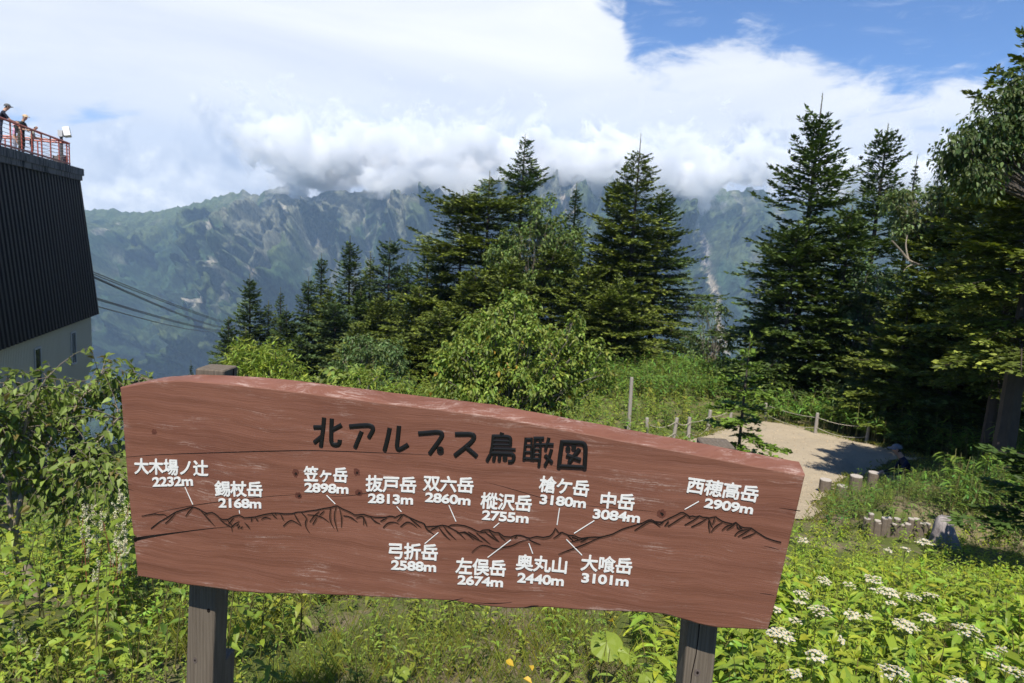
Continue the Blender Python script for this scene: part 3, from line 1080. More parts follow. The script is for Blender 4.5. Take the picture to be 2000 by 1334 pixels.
def lay_text(g, s, p0, p1, hpx, fat, lift, thick=0.0016):
    V, F = glyph_mesh(s, fat)
    lo, hi = V.min(0), V.max(0)
    X = (V[:, 0] - lo[0]) / (hi[0] - lo[0])
    Y = (V[:, 1] - lo[1]) / (hi[1] - lo[1])
    a, b = board_uv(*p0), board_uv(*p1)
    dx = b - a
    hh = np.linalg.norm(board_uv(p0[0], p0[1] - hpx) - a)
    nrm = np.array([-dx[1], dx[0]]) / np.linalg.norm(dx)
    slant = dx / np.linalg.norm(dx) * 0.06 * hh
    uv = a + X[:, None] * dx + Y[:, None] * (nrm * hh + slant)
    top = np.array([uv_pt(u, v, lift + thick) for u, v in uv])
    # give the painted letters their thickness: a top face and walls round its rim
    edges = {}
    for f in F:
        q = f[0]
        for i in range(len(q)):
            e = (q[i], q[(i + 1) % len(q)])
            if (e[1], e[0]) in edges:
                edges.pop((e[1], e[0]))
            else:
                edges[e] = 1
    rim = np.array(list(edges.keys()))
    bot = np.array([uv_pt(u, v, lift - 0.0004) for u, v in uv])
    n = len(top)
    base = g.n
    g.add(np.concatenate([top, bot]), np.stack([rim[:, 0], rim[:, 0] + n, rim[:, 1] + n, rim[:, 1]], -1), (1, 1, 1))
    for f in F:
        g.F.append(f + base)
        g.M.append(0)


RIDGE_MAIN = _z(240, 960, 4.1667, [(230, 300), (300, 245), (370, 205), (430, 165), (510, 140), (545, 128), (575, 122), (620, 140), (660, 165), (690, 178), (720, 165), (760, 185), (800, 225),
             (850, 228), (900, 200), (950, 190), (990, 212), (1050, 208), (1080, 205), (1130, 190), (1180, 180), (1240, 172), (1320, 180), (1380, 178), (1420, 165), (1470, 165),
             (1500, 158), (1570, 150), (1640, 135), (1690, 128), (1740, 112), (1790, 140), (1850, 165), (1890, 190), (1960, 183)]) + \
    _z(720, 1000, 3.7037, [(0, 28), (40, 35), (120, 38), (165, 25), (190, 38), (245, 12), (300, 40), (380, 75), (400, 75), (415, 105), (500, 100), (540, 92), (575, 105), (600, 92), (640, 90), (700, 98),
       (750, 118), (800, 145), (825, 130), (870, 125), (910, 148), (945, 148), (975, 175), (1030, 180), (1065, 165), (1110, 168), (1160, 190), (1210, 175), (1270, 182), (1320, 170), (1340, 140),
       (1352, 112), (1375, 150), (1400, 145), (1440, 165), (1490, 168), (1530, 190), (1600, 180), (1680, 180), (1760, 160), (1840, 120), (1985, 77)]) + \
    [(1264, 1016), (1271, 1013.8), (1278.6, 1018), (1291.5, 1019.8), (1304.5, 1013), (1321.7, 1005)] + \
    _z(1280, 880, 5.8, [(305, 688), (345, 720), (375, 725), (385, 745), (410, 735), (460, 750), (505, 735), (550, 760), (600, 750), (620, 765), (675, 740), (720, 775), (770, 805), (880, 830), (920, 805),
       (945, 850), (1000, 870), (1085, 875), (1140, 915), (1250, 985), (1350, 1020), (1425, 1037)])


def z6(*p):
    return _z(240, 960, 4.1667, p)


def z7(*p):
    return _z(720, 1000, 3.7037, p)


def z5(*p):
    return _z(1280, 880, 5.8, p)


def z4(*p):
    return _z(1020, 900, 5.8, p)


STROKES = [z6((150, 198), (215, 185), (265, 178), (300, 188), (335, 180), (368, 205)), z6((510, 200), (540, 155), (575, 124)), z6((345, 258), (400, 210), (430, 170)),
           z6((640, 160), (690, 215), (750, 280)), z6((690, 180), (665, 182)), z6((790, 225), (840, 265), (885, 285), (890, 325)), z6((850, 230), (900, 285)), z6((860, 262), (905, 210)),
           z6((885, 290), (910, 260), (950, 240)), z6((990, 250), (1015, 275), (1035, 305)), z6((925, 280), (945, 258)), z6((935, 298), (955, 275)), z6((960, 300), (975, 280)),
           z6((1050, 210), (1045, 245)), z6((1080, 210), (1100, 240)), z6((1125, 225), (1160, 205), (1205, 220)), z6((1215, 182), (1255, 218)), z6((1285, 185), (1310, 235)), z6((1240, 175), (1250, 190)),
           z6((1305, 280), (1345, 240), (1380, 228), (1450, 275)), z6((1395, 180), (1420, 225), (1450, 270)), z6((1455, 170), (1500, 215), (1480, 255), (1495, 300), (1520, 335)),
           z6((1520, 245), (1560, 190), (1600, 160)), z6((1545, 265), (1580, 205)), z6((1500, 185), (1580, 190), (1640, 215), (1680, 250)), z6((1600, 190), (1640, 155)), z6((1690, 132), (1680, 230), (1718, 298)),
           z6((1738, 118), (1718, 180), (1725, 250), (1748, 320)), z6((1760, 130), (1780, 200), (1778, 290)), z6((1795, 195), (1850, 200), (1910, 248)), z6((1895, 215), (1930, 200), (1960, 200), (1958, 270)), z6((1960, 205), (1985, 280)),
           z7((15, 35), (50, 70), (85, 82)), z7((85, 65), (130, 42)), z7((105, 112), (135, 75), (190, 68), (220, 85)), z7((230, 105), (280, 62), (330, 90), (350, 112)), z7((205, 65), (250, 15)), z7((300, 45), (380, 110)),
           z7((400, 80), (415, 120), (475, 160)), z7((440, 130), (520, 95)), z7((510, 110), (545, 160), (590, 200)), z7((540, 96), (570, 140), (632, 198)), z7((575, 105), (640, 135), (700, 195)), z7((640, 150), (700, 140), (760, 200)),
           z7((700, 140), (770, 190), (825, 212)), z7((720, 140), (790, 185), (800, 200)), z7((780, 150), (830, 190), (880, 230)), z7((840, 140), (870, 165), (935, 210)), z7((870, 128), (910, 180), (945, 212)), z7((940, 150), (960, 180), (990, 205)),
           z7((700, 140), (640, 150)), z7((810, 145), (850, 140)), z7((1055, 188), (1075, 168)), z7((745, 290), (800, 238), (860, 238), (910, 268), (980, 250), (1030, 245), (1110, 205), (1160, 195)), z7((1160, 195), (1200, 218), (1245, 232)),
           z7((1335, 188), (1395, 148)), z7((1440, 168), (1480, 205)), z7((1470, 180), (1510, 190), (1520, 200)), z7((1455, 215), (1560, 190), (1600, 182)), z7((1530, 215), (1590, 185)), z7((1370, 303), (1440, 275), (1560, 232), (1650, 190), (1690, 178)),
           z4((1270, 785), (1340, 740), (1455, 662), (1560, 745)), z4((1500, 688), (1560, 720)), z4((1550, 720), (1600, 690)), z4((1610, 735), (1660, 690)), z4((1650, 740), (1720, 690), (1850, 610)), z4((860, 862), (890, 860)),
           z5((140, 855), (230, 795), (350, 725)), z5((105, 850), (150, 790)), z5((330, 840), (420, 790), (500, 742)), z5((405, 862), (500, 815), (600, 755)), z5((600, 755), (620, 820), (645, 870)), z5((600, 790), (610, 925)),
           z5((625, 920), (680, 850), (760, 808)), z5((645, 830), (675, 745)), z5((750, 900), (800, 850), (870, 832)), z5((805, 895), (880, 840), (920, 808)), z5((920, 810), (930, 880), (965, 885)), z5((945, 855), (985, 885)), z5((895, 960), (940, 905), (1060, 885)),
           z5((930, 970), (1010, 925), (1085, 880)), z5((980, 985), (1060, 960), (1140, 922)), z5((375, 728), (395, 765))]


def build_sign():
    loc = np.array([-0.15, SA + 0.06, terrain(-0.15, 2.05)])
    root = thing('signboard', 'long reddish brown wooden panorama board with white carved peak names, on two grey timber posts', 'signboard', loc)
    # --- the plank: outline of the face, live edges, slanting back
    top = resample(TOP_EDGE, 90)
    rt = smooth_line(RIGHT_EDGE, 34, 1)
    bt = resample(BOTTOM_EDGE, 90)
    lf = resample(LEFT_EDGE, 34)
    loop = np.concatenate([top[:-1], rt[:-1], bt[:-1], lf[:-1]])
    uv = np.array([board_uv(*q) for q in loop])
    nt = len(top) - 1
    nr, nb, nl = len(rt) - 1, len(bt) - 1, len(lf) - 1
    n = len(uv)
    k = np.arange(n)
    wob = 0.0011 * N1.fbm(k * 0.45, 0.3, 3)
    uv[:, 1] += wob
    is_top = k <= nt
    is_bot = (k >= nt + nr) & (k <= nt + nr + nb)
    ctr = np.array([uv[:, 0].mean(), uv[:, 1].mean()])
    T = 0.078
    tg = np.roll(uv, -1, 0) - np.roll(uv, 1, 0)
    tg /= np.linalg.norm(tg, axis=1, keepdims=True)
    nin = np.stack([tg[:, 1], -tg[:, 0]], -1)         # inward normal (loop runs clockwise)
    if ((ctr - uv) * nin).sum(1).mean() < 0:
        nin = -nin

    def ring(inset, depth, raise_):
        q = uv + nin * inset
        q = q + np.stack([0 * k, np.where(is_top, raise_ * ss(0, 22, k), 0.0)], -1)
        return np.array([uv_pt(a, b, -depth) for a, b in q])
    front = ring(0.0045, 0.0, 0)
    r1 = ring(0.0012, 0.0016, 0)
    r2 = ring(0.0, 0.005, 0)
    r3 = ring(0.0, T * 0.55, 0.010)
    r4 = ring(0.0, T - 0.004, 0.016)
    back = ring(0.006, T, 0.014)
    g = Geo()
    rings = [front, r1, r2, r3, r4, back]
    wearv = [0.25, 0.6, 0.6, 0.35, 0.45, 0.3]
    allv = np.concatenate(rings)
    wr = np.concatenate([np.full(n, w) for w in wearv])
    wr = np.clip(wr + 0.35 * N2(np.tile(k, len(rings)) * 0.23, 0.7) * (wr > 0.3), 0, 1)
    i = np.arange(len(rings) - 1)[:, None] * n
    kk = np.arange(n)[None, :]
    F = np.stack([i + kk, i + n + kk, i + n + (kk + 1) % n, i + (kk + 1) % n], -1).reshape(-1, 4)
    g.add(allv, F, np.stack([wr] * 3, -1))
    # face and back as grids spanned between the four edges of the outline
    for src, flip in ((front, False), (back, True)):
        e_t = src[:nt + 1]
        e_r = src[nt:nt + nr + 1]
        e_b = src[nt + nr:nt + nr + nb + 1][::-1]
        e_l = np.concatenate([src[nt + nr + nb:], src[:1]])[::-1]
        M_, K_ = nt + 1, nr + 1
        S_ = np.linspace(0, 1, M_)[None, :, None]
        T_ = np.linspace(0, 1, K_)[:, None, None]
        G_ = (1 - T_) * e_t[None] + T_ * e_b[None] + (1 - S_) * e_l[:, None] + S_ * e_r[:, None] \
            - ((1 - S_) * (1 - T_) * e_t[0] + S_ * (1 - T_) * e_t[-1] + (1 - S_) * T_ * e_b[0] + S_ * T_ * e_b[-1])
        dst = np.minimum(np.minimum(S_ * 2.0, (1 - S_) * 2.0), np.minimum(T_ * 0.55, (1 - T_) * 0.55))[..., 0]
        wv = 0.30 * np.exp(-dst / 0.012) + 0.10 * np.exp(-((1 - T_[..., 0]) * 0.55) / 0.10) * (S_[..., 0] < 0.6)
        q = np.arange(K_ - 1)[:, None] * M_ + np.arange(M_ - 1)[None, :]
        F = np.stack([q, q + M_, q + M_ + 1, q + 1], -1).reshape(-1, 4)
        g.add(G_.reshape(-1, 3), F[:, ::-1] if flip else F, np.stack([np.broadcast_to(wv, (K_, M_)).ravel()] * 3, -1))
    # cracks, knots: pieces of the plank's own surface
    cr = [([(245, 893), (300, 888), (420, 884), (560, 880), (640, 880), (760, 885), (840, 888)], 1.6, (0.4, 1, 1.2, 1, 0.2)),
          ([(261, 1054), (290, 1048), (340, 1041), (400, 1033), (455, 1028)], 4.2, (2.0, 1.1, 0.6, 0.4, 0.15)),
          ([(262, 1056), (270, 1052), (280, 1050)], 8.0, (1, 0.8, 0.2)),
          ([(300, 1002), (380, 986), (460, 976), (540, 968), (612, 964)], 1.3, (0.3, 1, 1, 0.6, 0.1)),
          ([(640, 970), (690, 968), (720, 962), (770, 957)], 1.0, (0.2, 1, 0.8, 0.1)),
          ([(945, 940), (1000, 955), (1060, 973), (1110, 985), (1240, 995), (1280, 1000)], 1.0, (0.1, 1, 0.8, 0.6, 0.8, 0.2)),
          ([(1522, 992), (1545, 995), (1563, 998)], 1.6, (0.2, 0.7, 1.2)), ([(1490, 1066), (1510, 1070), (1522, 1074)], 1.3, (0.1, 1, 0.2)),
          ([(870, 1176), (885, 1173), (905, 1168)], 2.6, (1, 0.9, 0.1)), ([(1022, 1188), (1038, 1184), (1052, 1183)], 4.0, (0.2, 1, 0.3)), ([(925, 1177), (970, 1179), (1000, 1176)], 2.0, (0.1, 1, 0.3)),
          ([(1484, 1159), (1500, 1160), (1512, 1163)], 1.1, (0.2, 1, 0.5)), ([(248, 955), (262, 958)], 1.4, (1, 0.1)), ([(248, 945), (258, 947)], 1.2, (1, 0.1))]
    for p, w, tp in cr:
        strip(g, smooth_line(p, 24, 2), w, 0.0005, 1, tp)
    for j, (c, r, ry) in enumerate([((577, 924), 7.5, 1.15), ((697, 922), 7, 1.1), ((583, 968), 8, 0.9), ((701, 962), 8.5, 0.8), ((1292, 1003), 9, 0.95), ((301, 843), 6, 0.9)]):
        disc(g, c, r, 0.0003 + 0.00005 * j, 2, ry=ry, rough=0.35, seed=j)
        if j < 5:
            disc(g, (c[0] + 1, c[1] + 1), r * 0.38, 0.0007, 1, ry=ry, rough=0.9, seed=j + 9)
    g.build('board', [M_BOARD, M_CRACK, M_KNOT], root, loc)
    # --- title
    g = Geo()
    lift = 0.0006
    for pts, w in TITLE:
        strip(g, pts if len(pts) == 2 else smooth_line(pts, 4 * len(pts), 2), w, lift, 0, round_=0.0035)
        lift += 0.00006
    for c, r, inn in TITLE_DOTS:
        disc(g, c, r, lift + 0.0022, 0, inn)
        disc(g, c, r * 0.97, lift + 0.0005, 0, inn)
        lift += 0.0001
    g.build('title_lettering', M_BLACK, root, loc, smooth=False, label='large black carved title of eight characters')
    # --- peak names with heights, each with its pointer line
    for s, a, b, h, s2, a2, b2, h2, ld in LABELS:
        g = Geo()
        for j, (ox, oy) in enumerate(((0, 0), (0.75, 0), (-0.75, 0), (0, 0.7), (0, -0.7))):
            lay_text(g, s, (a[0] + ox, a[1] + oy), (b[0] + ox, b[1] + oy), h, 0.004, 0.0007 + 0.00007 * j)
        lay_text(g, s2, a2, b2, h2, 0.030, 0.0009)
        strip(g, ld, 2.1, 0.0013, 0, round_=0.0008)
        g.build('peak_label', M_CARVED, root, loc, label='white carved peak name with height ' + s2)
    # --- the carved skyline
    g = Geo()
    strip(g, RIDGE_MAIN, 2.3, 0.0011, 0)
    lift = 0.0012
    rr = np.random.default_rng(5)
    for st in STROKES:
        pts = smooth_line(st, 6 * len(st), 2) if len(st) > 2 else resample(st, 6)
        strip(g, pts, 1.8, lift, 0, (0.8, 1.0, 0.35) if rr.random() < 0.6 else (0.4, 1, 0.5))
        lift += 0.000012
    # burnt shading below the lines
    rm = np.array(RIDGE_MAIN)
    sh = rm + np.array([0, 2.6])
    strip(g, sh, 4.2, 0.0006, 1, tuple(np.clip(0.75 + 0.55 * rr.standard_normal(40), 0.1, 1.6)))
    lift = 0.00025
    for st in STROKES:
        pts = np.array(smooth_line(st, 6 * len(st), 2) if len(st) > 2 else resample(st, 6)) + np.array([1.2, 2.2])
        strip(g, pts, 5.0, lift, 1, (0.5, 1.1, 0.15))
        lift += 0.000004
    g.build('carved_skyline', [M_CRACK, M_BURNT], root, loc)
    # --- posts (behind the plank)
    def back_y(px, py, off):
        d = ray(px, py)
        return d[1] * (SA + off) / (d[1] - SB * d[0])
    off = T + 0.004
    W1 = 0.098
    g, a, b = sign_post(root, loc, (409, 722), (388.5, 1334), back_y(409, 722, off), back_y(388, 1334, off), W1, radians(-4))
    rq = np.random.default_rng(3)
    # a split down the right face near the back, and two knots on the front
    ax = (a - b)
    cs, sn = cos(radians(-4)), sin(radians(-4))
    ex, ey = np.array([cs, sn, 0]), np.array([-sn, cs, 0])

    def face_strip(g, o, e1, pts, w, lift_dir, lift=0.0008, mat=1):
        """crack on a post face: pts in (across, along 0..1 from the top)"""
        Vv = []
        for (q, tt, ww) in pts:
            c = o + e1 * q - ax * tt + lift_dir * lift
            Vv += [c - e1 * ww / 2, c + e1 * ww / 2]
        m = len(pts)
        k = np.arange(m - 1) * 2
        g.add(np.array(Vv), np.stack([k, k + 1, k + 3, k + 2], -1), (0, 0, 0), mat)
    o_r = a + ex * (W1 / 2)
    face_strip(g, o_r, ey, [(0.066, 0.004, 0.007), (0.067, 0.1, 0.008), (0.068, 0.2, 0.006), (0.067, 0.3, 0.002)], 0, ex)

    def knot(g, o, e1, q, tt, r, nd, lift, mat):
        th = np.linspace(0, 2 * pi, 14, endpoint=False)
        c = o + e1 * q - ax * tt + nd * lift
        g.poly(np.array([c + e1 * (r * cos(k)) + np.array([0, 0, 1.3 * r * sin(k)]) for k in th]), (0, 0, 0), mat)
    knot(g, a, ex, -0.017, 0.705, 0.009, -ey, 0.0006, 2)
    knot(g, a, ex, -0.017, 0.705, 0.003, -ey, 0.0012, 1)
    knot(g, a, ex, 0.026, 0.575, 0.006, -ey, 0.0006, 1)
    g.build('post', [M_POST, M_CRACK, M_KNOT2], root, loc)
    g, a, b = sign_post(root, loc, (1406, 872), (1363, 1334), back_y(1406, 872, off), back_y(1363, 1334, off), 0.094, radians(-1))
    ax = (a - b)
    cs, sn = cos(radians(-1)), sin(radians(-1))
    ex, ey = np.array([cs, sn, 0]), np.array([-sn, cs, 0])
    face_strip(g, a, ex, [(-0.002, 0.003, 0.004), (-0.003, 0.06, 0.003), (-0.004, 0.2, 0.001)], 0, -ey)
    face_strip(g, a, ex, [(-0.012, 0.40, 0.003), (-0.012, 0.55, 0.0034), (-0.014, 0.60, 0.0034), (-0.022, 0.66, 0.0036), (-0.023, 0.72, 0.003), (-0.020, 0.80, 0.0022), (-0.019, 0.95, 0.001)], 0, -ey)
    knot(g, a, ex, -0.005, 0.655, 0.010, -ey, 0.0006, 2)
    knot(g, a, ex, -0.004, 0.655, 0.004, -ey, 0.0012, 1)
    g.build('post', [M_POST, M_CRACK, M_KNOT2], root, loc)
    # --- the short stub standing against the left post
    st = P(412, 1283, 2.33)
    sl = np.array([st[0], st[1], terrain(st[0], st[1])])
    g, a, b = sign_post(None, None, (412, 1293), (408, 1430), 2.325, 2.325, 0.094, radians(-4), ext=0.5)
    tag(g.build('timber_stub', [M_POST], None, sl), 'short cut timber stub standing right behind the left post of the board', 'post')


M_KNOT2 = simple('grey post knot', (0.10, 0.08, 0.07), 0.8, 0.2, 0.6, 90)
build_sign()

# ------------------------------------------------------------------ the ropeway station
def building_materials():
    m, t, out = new_mat('black brown ribbed metal')
    tc = t.new('ShaderNodeTexCoord').outputs['Object']
    n = t.noise(t.mapping(tc, (1, 1, 0.08)), 3.0, 6, 0.6)
    c = t.mix(n, (0.011, 0.0095, 0.0095), (0.024, 0.021, 0.020))
    principled(t, out, c, 0.6, 0.2)
    m2, t, out = new_mat('stained concrete')
    tc = t.new('ShaderNodeTexCoord').outputs['Object']
    a = t.noise(tc, 1.4, 7, 0.65)
    b = t.noise(t.mapping(tc, (6, 6, 0.5)), 1.2, 6, 0.65)
    c = t.mix(a, (0.09, 0.08, 0.075), (0.22, 0.20, 0.19))
    c = t.mix(t.sstep(b, 0.50, 0.62), c, (0.02, 0.02, 0.02))
    principled(t, out, c, 0.9, 0.1, t.bump(a, 0.3, 0.02))
    m3, t, out = new_mat('pale ribbed siding')
    tc = t.new('ShaderNodeTexCoord').outputs['Object']
    a = t.noise(t.mapping(tc, (1, 1, 0.25)), 0.7, 6, 0.6)
    c = t.mix(a, (0.42, 0.395, 0.315), (0.50, 0.475, 0.39))
    principled(t, out, c, 0.7, 0.2)
    m4, t, out = new_mat('window glass')
    b = principled(t, out, (0.010, 0.013, 0.010), 0.06, 0.6)
    m5 = simple('aluminium frame', (0.45, 0.45, 0.44), 0.4, 0.5, 0.1)
    m6 = simple('red brown railing paint', (0.40, 0.10, 0.065), 0.5, 0.4, 0.2, 5)
    m7 = simple('thin wire', (0.20, 0.15, 0.14), 0.5, 0.4, 0.1)
    return m, m2, m3, m4, m5, m6, m7


M_CLAD, M_CONC, M_SIDE, M_GLASS, M_ALU, M_RED, M_WIRE = building_materials()
BX1, BY1 = -23.42, 37.0                                  # far visible corner
BD = np.array([-0.283, 0.959, 0.0])                      # along the long wall, away from the viewer
BD /= np.linalg.norm(BD)
BNR = np.array([BD[1], -BD[0], 0.0])                     # outwards (towards the right)
C0 = np.array([BX1, BY1, 0.0])


def bpt(s, o, z):
    """s metres from the far corner back along the wall, o outward, z height"""
    return C0 - BD * s + BNR * o + np.array([0, 0, z])


def bbox(g, s0, s1, o0, o1, z0, z1, mat=0):
    v = np.array([bpt((s0, s1)[i & 1], (o0, o1)[i >> 1 & 1], (z0, z1)[i >> 2 & 1]) for i in range(8)])
    g.add(v, np.array([[0, 2, 3, 1], [4, 5, 7, 6], [0, 1, 5, 4], [2, 6, 7, 3], [0, 4, 6, 2], [1, 3, 7, 5]]), (0.5, 0.5, 0.5), mat)


ZT = 2.76     # deck level
ZC = -5.02    # foot of the dark cladding
FLARE = 0.62


def build_station():
    SL = 22.0
    loc = bpt(8, -6, terrain(-30, 32))
    root = thing('station_building', 'dark ribbed station building with a pale lower wall and red railed roof deck', 'building', loc)
    zlo = -9.6
    # dark corrugated cladding, flaring outwards at its foot
    g = Geo()
    pitch = 0.40
    prof = []
    s = -FLARE * 0.5
    while s < SL:
        prof += [(s, 0.0), (s + 0.19, 0.0), (s + 0.23, -0.09), (s + 0.36, -0.09)]
        s += pitch
    prof = np.array(prof)
    topr = np.array([bpt(max(q, 0.0) if q < 0.2 else q, o, ZT - 0.62) for q, o in prof])
    botr = np.array([bpt(q, o + FLARE, ZC) for q, o in prof])
    n = len(prof)
    k = np.arange(n - 1)
    g.add(np.concatenate([topr, botr]), np.stack([k, k + 1, n + k + 1, n + k], -1))
    # end face (facing away) and underside lip
    e = [bpt(0, 0, ZT - 0.62), bpt(-FLARE * 0.5, FLARE, ZC), bpt(-FLARE * 0.5, -12, ZC), bpt(0, -12, ZT - 0.62)]
    g.poly(e)
    g.poly([bpt(-FLARE * 0.5, FLARE - 0.1, ZC + 0.01), bpt(SL, FLARE - 0.1, ZC + 0.01), bpt(SL, -0.3, ZC + 0.01), bpt(-FLARE * 0.5, -0.3, ZC + 0.01)])
    g.build('dark_cladding', M_CLAD, root, loc)
    # roof slab edge
    g = Geo()
    bbox(g, -0.15, SL, -12, 0.14, ZT - 0.36, ZT)
    bbox(g, 0.0, SL, -12, 0.10, ZT - 0.62, ZT - 0.364)
    bbox(g, 1.5, 2.1, -0.6, -0.1, ZT + 0.003, ZT + 0.4)
    g.build('roof_slab', M_CONC, root, loc)
    # pale lower wall with fine ribs
    g = Geo()
    prof = []
    s = 0.0
    while s < SL:
        prof += [(s, 0.0), (s + 0.10, 0.0), (s + 0.115, -0.022), (s + 0.14, -0.022), (s + 0.155, 0.0)]
        s += 0.16
    prof = np.array(prof)
    o = 0.30
    n = len(prof)
    topr = np.array([bpt(q, o + d, ZC - 0.002) for q, d in prof])
    # the foot of the wall steps up towards the far corner
    zb = lambda q: zlo if q > 3.6 else (zlo - 0.2 + 0.55 * (3.6 - q))
    botr = np.array([bpt(q, o + d, zb(q)) for q, d in prof])
    k = np.arange(n - 1)
    g.add(np.concatenate([topr, botr]), np.stack([k, k + 1, n + k + 1, n + k], -1))
    g.poly([bpt(0, o, ZC), bpt(0, o, zb(0)), bpt(0, -12, zb(0)), bpt(0, -12, ZC)])
    g.build('pale_wall', M_SIDE, root, loc)
    # floor slab and dark undercroft
    g = Geo()
    bbox(g, 2.2, SL, -12, 0.1, zlo - 0.35, zlo - 0.02)
    g.build('floor_slab', M_CONC, root, loc)
    for s_, o_ in ((1.0, -0.4), (6.5, -0.4), (12, -0.4), (1.0, -6), (6.5, -6), (12, -6)):
        g = Geo()
        p = bpt(s_, o_, 0)
        bbox(g, s_ - 0.3, s_ + 0.3, o_ - 0.3, o_ + 0.3, float(terrain(p[0], p[1])) - 0.5, zlo - 0.36 if s_ > 2 else zb(1) + 0.2)
        g.build('column', M_DARKCONC, root, loc)
    # tall windows, each sitting 2-3 cm proud of the siding
    for s_, ztop, hh, ww in ((3.05, -5.55, 1.68, 0.74), (7.75, -5.62, 2.0, 0.74), (12.4, -5.62, 2.0, 0.74), (17.0, -5.62, 2.0, 0.74)):
        g = Geo()
        f = 0.07
        a, b = o + 0.002, o + 0.05
        bbox(g, s_ - ww / 2, s_ - ww / 2 + f, a, b, ztop - hh, ztop)
        bbox(g, s_ + ww / 2 - f, s_ + ww / 2, a, b, ztop - hh, ztop)
        bbox(g, s_ - ww / 2 + f + .001, s_ + ww / 2 - f - .001, a, b, ztop - f, ztop)
        bbox(g, s_ - ww / 2 + f + .001, s_ + ww / 2 - f - .001, a, b + 0.03, ztop - hh, ztop - hh + f)
        w = g.build('window', M_ALU, root, loc)
        g = Geo()
        bbox(g, s_ - ww / 2 + f + .002, s_ + ww / 2 - f - .002, o + 0.003, o + 0.02, ztop - hh + f + .002, ztop - f - .002)
        g.build('pane', M_GLASS, w, loc)
    # railing round the deck
    rail = thing_part('railing', root, loc)
    ro = -0.02
    posts = [1.55 + 0.0, 1.9] + [1.9 + 1.12 * k for k in range(1, 17)]
    gp = None
    for j, s_ in enumerate(posts):
        g = Geo()
        g.tube([bpt(s_, ro, ZT), bpt(s_, ro, ZT + 1.12)], 0.032, 6)
        if j % 2 == 0:
            g.tube([bpt(s_, ro - 0.001, ZT + 1.06), bpt(s_, ro - 0.32, ZT + 1.20)], 0.025, 5)
        g.build('railing_post', M_RED, rail, loc)
    g = Geo()
    for (oo, zz, r) in ((ro, ZT + 1.12, 0.045), (ro - 0.32, ZT + 1.22, 0.045)):
        g.tube([bpt(1.5, oo, zz), bpt(SL, oo, zz)], r, 6)
        g.tube([bpt(1.5, oo, zz), bpt(1.5, -8, zz)], r, 6)
    g.build('handrail', M_RED, rail, loc)
    g = Geo()
    bbox(g, 1.5, SL, ro - 0.03, ro + 0.03, ZT + 0.07, ZT + 0.15)
    g.build('bottom_rail', M_RED, rail, loc)
    for zz in (0.28, 0.45, 0.62, 0.79, 0.96):
        g = Geo()
        g.tube([bpt(1.5, ro, ZT + zz), bpt(SL, ro, ZT + zz)], 0.011, 4)
        g.tube([bpt(1.5, ro, ZT + zz), bpt(1.5, -8, ZT + zz)], 0.011, 4)
        g.build('railing_wire', M_WIRE, rail, loc)
    # far return of the railing
    for k in range(1, 5):
        g = Geo()
        g.tube([bpt(1.5, ro - 1.4 * k, ZT), bpt(1.5, ro - 1.4 * k, ZT + 1.12)], 0.032, 6)
        g.build('railing_post', M_RED, rail, loc)
    # white beacon boxes on a post by the corner
    p = P(120.5, 303, 36.6)
    p[2] = ZT
    r2 = thing('instrument_mast', 'short dark mast carrying a tilted white box and a grey box above the red railing', 'mast', p)
    g = Geo()
    q = P(119.5, 262, 36.6)
    g.tube([p, q], 0.075, 8)
    g.box(p + np.array([-0.16, -0.12, 0.12]), p + np.array([0.18, 0.12, 0.62]))
    g.build('mast', M_DARKCONC, r2, p)
    g = Geo()
    R = Matrix.Translation(Vector(P(130.8, 258, 36.6))) @ Matrix.Rotation(radians(-14), 4, 'Y') @ Matrix.Rotation(radians(25), 4, 'Z') @ Matrix.Rotation(radians(-12), 4, 'X')
    g.box((-0.15, -0.15, -0.24), (0.15, 0.15, 0.24), M=R)
    g.build('white_box', M_WHITE, r2, p)
    g = Geo()
    R = Matrix.Translation(Vector(P(120, 261, 36.6)))
    g.box((-0.12, -0.12, -0.16), (0.12, 0.12, 0.16), M=R)
    g.tube([P(119.5, 262, 36.6), P(130, 260, 36.6)], 0.04, 6)
    g.build('grey_box', M_ALU, r2, p)
    # ropeway cables running from the far end of the station down into the valley
    ends = [((178, 528), (520, 628), 'topmost'), ((180, 533), (520, 630), 'second'), ((181, 537), (470, 628), 'third'), ((182, 540), (470, 630), 'fourth'),
            ((186, 581), (480, 630), 'fifth'), ((187, 584), (480, 632), 'sixth'), ((189, 598), (450, 630), 'lowest')]
    for (a, b, wd) in ends:
        pa = P(a[0] - 12, a[1] - 3.2, 41.0)
        pb = P(b[0], b[1] + 6, 330.0)
        ts = np.linspace(0, 1, 24)
        pts = pa[None] + (pb - pa)[None] * ts[:, None]
        pts[:, 2] -= 9.0 * ts * (1 - ts)
        g = Geo()
        g.tube(pts, np.linspace(0.036, 0.09, 24), 5, (0.03, 0.03, 0.03))
        tag(g.build('ropeway_cable', M_DARKCONC, None, pa), wd + ' of the seven dark steel cables slanting down from the station', 'cable', 'ropeway cables')


def thing_part(name, parent, loc):
    o = bpy.data.objects.new(name, None)
    COL.objects.link(o)
    o.parent = parent
    return o


M_DARKCONC = simple('dark grey steel', (0.045, 0.045, 0.047), 0.6, 0.3, 0.3, 3)
build_station()
# ------------------------------------------------------------------ leaves and plants
def unit(a):
    return a / (np.linalg.norm(a, axis=-1, keepdims=True) + 1e-9)


